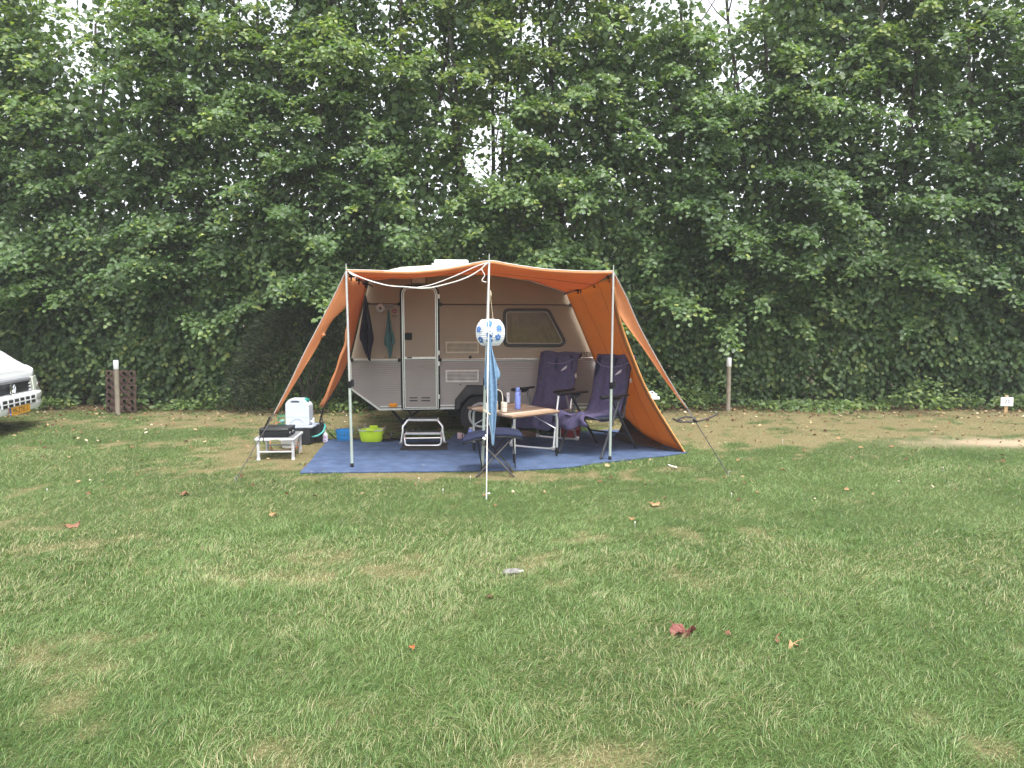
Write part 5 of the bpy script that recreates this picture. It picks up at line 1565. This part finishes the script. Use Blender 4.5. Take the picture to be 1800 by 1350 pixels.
# ---- posts, number sign, rusty panel
WPOST = mat('weathered_post', (.25, .215, .165), .9, dirt=(.15, .13, .095), scale=8, var=.2, bump=.5, bscale=40)
def post(label, u, v0, v1, lean=0.0):
    b = onz(u, v1); s = b.y / FPX; h = (v1 - v0) * s * 1.0
    t = thing('marker_post', label, 'post', (b.x, b.y, 0), group='white-topped marker posts along the hedge')
    r = .036
    part('shaft', MB().lathe([(r, -.05), (r, h * .2), (r * .97, h * .86)], (0, 0, 0), 12), WPOST, t)
    part('white_cap', MB().lathe([(r * 1.0, h * .835), (r * 1.08, h * .84), (r * 1.06, h - .01), (r * .9, h), (.001, h)], (0, 0, 0), 12), mat('cap_white', (.78, .78, .80), .5, dirt=(.6, .6, .58), scale=14), t)
    t.rotation_euler = (0, lean, 0)
post('white-topped marker post in front of the rusty perforated panel', 207.5, 632, 729, .012)
post('lone white-topped marker post past the caravan drawbar', 1279.5, 628, 723, -.006)
b = onz(1768.5, 725)
sg = thing('pitch_sign', 'small white sign reading 20 on a short wooden stake', 'sign', (b.x, b.y, 0))
k = b.y / FPX
zb, zt_ = at(1769, 713.5, b.y).z, at(1769, 698.5, b.y).z
part('stake', MB().box((0, .015, (zt_ + .03) / 2 - .03), (.052, .022, zt_ + .09)), mat('stake_wood', (.42, .29, .14), .7, var=.2), sg, bevel=.003)
pl = part('plate', MB().prism(rounded([(-.098, zb), (.098, zb), (.098, zt_), (-.098, zt_)], .008), -.008, .003), mat('sign_white', (.78, .79, .82), .45, var=.03), sg)
lettering('20', .088, (.004, -.0095, (zb + zt_) / 2 + .001), mat('sign_black', (.02, .02, .03), .5), pl, space=1.15)
part('screw', MB().box((0, -.01, zt_ + .012), (.03, .012, .012)), mat('screw_grey', (.5, .5, .5), .4), sg)
# rusty panel with round holes leaning on the hedge
b = onz(206, 727)
rp_ = thing('perforated_panel', 'rusty brown panel with rows of round holes leaning against the hedge', 'panel', (b.x, b.y + .12, 0), -.06)
RUST = mat('rust', (.070, .038, .030), .85, dirt=(.042, .025, .022), scale=8, var=.3, bump=.6, bscale=50)
NX, NZ = 4, 6
PW, PH = .50, .66
bm = bmesh.new()
cw_, ch_ = PW / NX, PH / NZ
for i in range(NX):
    for j in range(NZ):
        x0, z0 = -PW / 2 + i * cw_, j * ch_
        ccx, ccz = x0 + cw_ / 2, z0 + ch_ / 2
        ou = []
        for k_ in range(16):
            a = 2 * math.pi * (k_ + .5) / 16; ca, sa = math.cos(a), math.sin(a); m_ = max(abs(ca), abs(sa))
            ou.append(bm.verts.new((ccx + ca / m_ * cw_ / 2, 0, ccz + sa / m_ * ch_ / 2)))
        inn = [bm.verts.new((ccx + .037 * math.cos(2 * math.pi * (k_ + .5) / 16), 0, ccz + .037 * math.sin(2 * math.pi * (k_ + .5) / 16))) for k_ in range(16)]
        dp = [bm.verts.new((v.co.x, .05, v.co.z)) for v in inn]
        for k_ in range(16):
            k2_ = (k_ + 1) % 16
            bm.faces.new((ou[k_], ou[k2_], inn[k2_], inn[k_])); bm.faces.new((inn[k_], inn[k2_], dp[k2_], dp[k_]))
bmesh.ops.remove_doubles(bm, verts=bm.verts[:], dist=.0008)
mb = MB(); bm.verts.index_update()
lean = .16
mb.add([Vector((v.co.x + .10 * v.co.z * -.55, v.co.y + v.co.z * lean, v.co.z)) for v in bm.verts], [tuple(v.index for v in f.verts) for f in bm.faces]); bm.free()
part('plate', mb, RUST, rp_, solid=.008)
for i in range(NX):
    for j in range(NZ):
        x0, z0 = -PW / 2 + (i + .5) * cw_, (j + .5) * ch_
        if random.random() < .12: continue
        pts = [(x0 + .040 * math.cos(a) - .055 * (z0 + .04 * math.sin(a)), -.010 + (z0 + .040 * math.sin(a)) * lean, z0 + .040 * math.sin(a)) for a in np.linspace(0, 2 * math.pi, 15)]
        part('hole_rim', MB().tube(pts, .005, 4), RUST, rp_)

# ---- litter on the lawn
def fallen(label, u, v, w, m, seed, lobes=5, curl=.5):
    c = onz(u, v, 0); rg = random.Random(seed)
    t = thing('fallen_leaf', label, 'leaf', (c.x, c.y, .016), rg.random() * 6)
    n = 30; rows = []
    for i in range(6):
        f = i / 5; row = []
        for k in range(n):
            a = 2 * math.pi * k / n
            r = w / 2 * f * (.78 + .22 * abs(math.cos(a * lobes / 2)) + .07 * math.sin(9 * a + seed))
            row.append((r * math.cos(a), r * math.sin(a) * .75, curl * w * (.34 * f * f * math.sin(a * 2 + seed) + .16 * f * math.sin(5 * a + seed * 2) + .10 * f * math.sin(3 * a + seed)) + .006))
        rows.append(row)
    part('blade', MB().grid(rows, closed=True), m, t, solid=.0015, smooth=0)
    part('stalk', MB().tube(spline([(0, 0, .008), (-w * .35, 0, .015), (-w * .75, .02, .03)], 8), .0022, 5), m, t)
    return t
RED = mat('red_brown_leaf', (.17, .055, .042), .7, dirt=(.09, .03, .026), scale=16, bump=.5, bscale=60)
TAN = mat('tan_leaf', (.34, .20, .09), .7, dirt=(.2, .10, .05), scale=30, bump=.4, bscale=60)
RUSTL = mat('rusty_leaf', (.20, .09, .05), .7, dirt=(.13, .05, .03), scale=30)
fallen('large crumpled red-brown leaf lying in the foreground grass', 1203, 1116, .11, RED, 2, 5, .75)
fallen('second red-brown leaf curled up against the large crumpled one', 1190, 1118, .07, RED, 9, 3, .8)
fallen('curled light tan leaf on the foreground grass', 1394, 1141, .055, TAN, 5, 3, .6)
fallen('small rusty leaf just beside the curled tan leaf', 1366, 1133, .032, RUSTL, 6)
fallen('small pinkish brown leaf between the large red leaf and the tan one', 1280, 1121, .04, RUSTL, 8)
fallen('tiny orange-red leaf alone in the middle of the foreground lawn', 724, 1145, .03, mat('orange_leaf', (.42, .12, .04), .7), 12)
fallen('pale brown leaf on the lawn in front of the carpet corner', 481, 909, .075, TAN, 15, 5, .4)
fallen('brown leaf pile of two, farther along the lawn below the low table', 325, 872, .08, RUSTL, 18)
fallen('flat brown leaf on the lawn by the low table strap side', 128, 928, .11, RUSTL, 21, 5, .35)
fallen('small orange leaf on the lawn past the awning corner', 1110, 916, .05, TAN, 25)
fallen('rust-coloured leaf below the awning strap peg', 1151, 890, .10, TAN, 28, 5, .25)
c = onz(1182, 825, 0)
t = thing('crumpled_paper', 'scrap of white paper on the grass by the carpet corner', 'paper', (c.x, c.y, .02), .2)
part('sheet', MB().grid([[(x, y, .012 + .014 * math.sin(40 * x + 3) * math.cos(35 * y) + .35 * max(0, -x - .02)) for x in np.linspace(-.05, .05, 9)] for y in np.linspace(-.03, .03, 6)]), mat('paper_white', (.75, .72, .66), .8), t, solid=.001, smooth=0)
c = onz(900, 1011, 0)
t = thing('grey_lid', 'flat grey plastic lid half sunk in the lawn', 'lid', (c.x, c.y, .022), .2)
part('disc', MB().grid([[(r * math.cos(a), r * .7 * math.sin(a), .012 * (1 - (r / .055) ** 2) + .006 * math.sin(3 * a)) for a in np.linspace(0, 2 * math.pi, 25)[:-1]] for r in (.0005, .02, .035, .047, .055)], closed=True), mat('lid_grey', (.15, .14, .14), .6), t, solid=.002)
part('tab', MB().box((.055, 0, .002), (.03, .02, .003)), mat('lid_pale', (.6, .58, .55), .5), t)

# ================================================================== WHITE VAN
vp = at(20, 694, 9.5)
van = thing('white_van', 'white van parked at the frame edge with a yellow number plate', 'van', (vp.x - .025, vp.y, 0), math.radians(8))
VW = mat('van_white', (.74, .76, .79), .3, var=.02, scale=2, coat=.4)
VB = mat('van_black', (.015, .015, .017), .45)
CHR = mat('chrome', (.72, .73, .75), .15, metal=1.0)
HW = .84
def sect(x, hw, z0, z1, zb=None, n=9):
    """half ring of a cross section: bottom edge, bulging side, top"""
    zb = zb or lerp(z0, z1, .5)
    side = [(hw * .93, z0), (hw, lerp(z0, zb, .5)), (hw, zb), (hw * .985, lerp(zb, z1, .6)), (hw * .93, z1 - .04), (hw * .80, z1 - .004), (hw * .4, z1 + .012)]
    return [(x, -y, z) for y, z in side] + [(x, 0, z1 + .016)] + [(x, y, z) for y, z in side[::-1]]
rows = [sect(-.02, HW * .80, .69, .79), sect(-.06, HW * .93, .69, .82), sect(-.16, HW * .975, .68, .885), sect(-.28, HW * .98, .45, .96), sect(-.45, HW, .42, 1.075), sect(-.62, HW, .42, 1.155), sect(-.85, HW, .42, 1.19), sect(-.98, HW, .30, 1.20),
        sect(-2.6, HW, .28, 1.20), sect(-4.1, HW, .30, 1.20), sect(-4.3, HW * .96, .36, 1.18)]
mb = MB().grid(rows); m_ = len(rows[0])
mb.f.append(tuple(range(m_))); mb.f.append(tuple((len(rows) - 1) * m_ + k for k in range(m_)))
body = part('body', mb, VW, van, smooth=40)
rows = [sect(-.56, HW * .94, 1.13, 1.17), sect(-.85, HW * .90, 1.16, 1.58), sect(-1.16, HW * .87, 1.17, 1.95), sect(-1.7, HW * .86, 1.17, 2.03), sect(-4.0, HW * .86, 1.17, 2.02), sect(-4.28, HW * .83, 1.17, 1.92)]
mb = MB().grid(rows); mb.f.append(tuple(range(m_))); mb.f.append(tuple((len(rows) - 1) * m_ + k for k in range(m_)))
part('cabin', mb, VW, van, smooth=40)
VG = mat('van_glass', (.02, .025, .03), .08)
part('windscreen', MB().grid([[(lerp(-.60, -1.13, f) + .015, y * lerp(.86, .74, f), lerp(1.225, 1.915, f) + .02) for y in np.linspace(-HW, HW, 9)] for f in (0, .33, .66, 1)]), VG, van, solid=.006)
for s in (-1, 1):
    part('side_window', MB().add([(-.86, s * HW * .935, 1.24), (-2.0, s * HW * .935, 1.24), (-2.0, s * HW * .878, 1.84), (-1.25, s * HW * .878, 1.84)], [(0, 1, 2, 3)]), VG, van, solid=.006)
    mr = part('mirror', MB().grid([[(-.74 + .05 * math.cos(a) * c_, s * (HW + .12) + .10 * math.sin(b_), 1.32 + .12 * math.sin(a) * c_) for a in np.linspace(0, 2 * math.pi, 13)[:-1]] for b_, c_ in ((-1.5, .2), (-1, .8), (0, 1), (1, .8), (1.5, .2))], closed=True), VB, van)
    part('mirror_arm', MB().tube([(-.78, s * (HW - .07), 1.21), (-.74, s * (HW + .05), 1.28)], .025, 8), VB, mr)
    for x in (-.92, -3.5):
        w = part('wheel', MB().lathe([(.16, -.10), (.24, -.115), (.29, -.10), (.305, -.06), (.305, .06), (.29, .10), (.24, .115), (.16, .10)], (x, s * (HW - .13), .305), 28, 'y'), RUBBER, van)
        part('rim', MB().lathe([(.001, s * .105), (.06, s * .105), (.10, s * .085), (.155, s * .10), (.17, s * .10), (.17, s * .02)], (x, s * (HW - .13), .305), 24, 'y'), ALUPALE, w)
        part('wheel_well', MB().lathe([(.35, s * -.12), (.35, s * .138), (.30, s * .139), (.001, s * -.1)], (x, s * (HW - .13), .33), 28, 'y'), VB, van)
# nose: grille, lights, bumper
part('grille', MB().box((-.02, 0, .575), (.05, 1.06, .20)), VB, van, bevel=.01)
part('grille_top_bar', MB().box((.0, 0, .668), (.05, 1.06, .036)), mat('grey_chrome', (.26, .27, .30), .35, metal=.3), van, bevel=.006)
for z in (.535, .58, .625): part('grille_slat', MB().box((.006, 0, z), (.016, 1.04, .014)), DARK, van)
part('grille_lower_bar', MB().box((.0, 0, .500), (.045, 1.06, .018)), mat('grey_chrome2', (.46, .47, .50), .35, metal=.5), van, bevel=.004)
for s in (-1, 1):
    for z in (.525, .57, .615): part('grille_tooth', MB().box((.008, s * .50, z), (.02, .05, .022)), WHITEP, van, bevel=.006)
bd = part('badge', MB().lathe([(.070, .03), (.076, .04), (.076, .050), (.064, .056), (.062, .046)], (0, 0, .575), 24, 'x'), CHR, van)
part('badge_face', MB().lathe([(.064, .044), (.001, .047)], (0, 0, .575), 24, 'x'), mat('badge_blue', (.03, .05, .09), .3), bd)
lt = MB()
for pts in ([(-.030, .592), (0.0, .545), (.030, .592)], [(-.055, .556), (-.026, .490), (0, .538), (.026, .490), (.055, .556)]):
    lt.tube([(.0485, y, z) for y, z in [(a, b + .04) for a, b in pts]], .0055, 5)
part('badge_letters', lt, CHR, bd)
LENS = mat('lamp_glass', (.50, .54, .46), .12, var=.15, scale=8, coat=.6)
for s in (-1, 1):
    hl = part('headlight', MB().add([(.045, s * .555, .475), (.0, s * .80, .495), (-.06, s * .83, .705), (.015, s * .57, .69), (-.12, s * .58, .475), (-.25, s * .78, .495), (-.28, s * .78, .70), (-.16, s * .60, .705)],
        [(0, 1, 2, 3), (7, 6, 5, 4), (0, 4, 5, 1), (1, 5, 6, 2), (2, 6, 7, 3), (3, 7, 4, 0)]), LENS, van, bevel=.012)
    part('reflector', MB().lathe([(.001, .0), (.035, .006), (.05, .025), (.045, .03)], (.015, s * .69, .575), 14, 'x'), CHR, hl)
rows = []
def br_(y):                                             # how far the bumper's face stands back towards its ends
    return -.55 * max(0, (abs(y) - .45)) ** 1.7
for z, o in ((.255, -.02), (.27, .03), (.33, .05), (.36, .045), (.385, .035), (.42, .06), (.47, .055), (.49, .02)):
    rows.append([(.05 + o + br_(y), y, z) for y in np.linspace(-.86, .86, 25)])
rows.append([(-.2 + br_(y), y, .49) for y in np.linspace(-.80, .80, 25)]); rows.insert(0, [(-.25 + br_(y), y, .25) for y in np.linspace(-.80, .80, 25)])
bp = part('bumper', MB().grid(rows), VW, van, solid=.01, smooth=50)
for s in (-1, 1): part('bumper_side', MB().box((-.38, s * .845, .36), (.50, .03, .20)), VW, bp, bevel=.01)
part('air_intake', MB().box((.108, 0, .408), (.02, .84, .092)), VB, bp)
for y in np.linspace(-.42, .42, 7): part('intake_bar', MB().box((.118, y, .408), (.012, .022, .094)), VW, bp)
part('intake_bar', MB().box((.1185, 0, .408), (.012, .84, .014)), VW, bp)
for s in (-1, 1): part('fog_recess', MB().box((.005, s * .60, .385), (.05, .09, .075), rz=-s * .45), VB, bp, bevel=.01)
np_ = part('number_plate', MB().box((.112, 0, .300), (.010, .52, .105)), mat('plate_yellow', (.58, .29, .02), .4, var=.03), van, bevel=.003)
part('plate_band', MB().box((.1175, -.238, .300), (.003, .042, .101)), mat('plate_blue', (.03, .05, .26), .4), np_)
lettering('99-ZTK-1', .098, (.1178, .018, .299), PRINT, np_, rot=(math.pi / 2, 0, math.pi / 2), space=1.0)
lettering('NL', .026, (.1195, -.238, .272), WHITEP, np_, rot=(math.pi / 2, 0, math.pi / 2))
for y in (-.45, .45):
    part('wiper', MB().tube([(-.58, y, 1.22), (-.62, y + .45, 1.29)], .007, 5), VB, van)
part('bonnet_seam', MB().tube([(-.052, y, .806 - .03 * (abs(y) / .78) ** 3) for y in np.linspace(-.74, .74, 15)], .004, 4), mat('seam_grey', (.2, .2, .21), .5), van)
part('underside', MB().box((-2.2, 0, .30), (3.9, 1.40, .12)), VB, van)
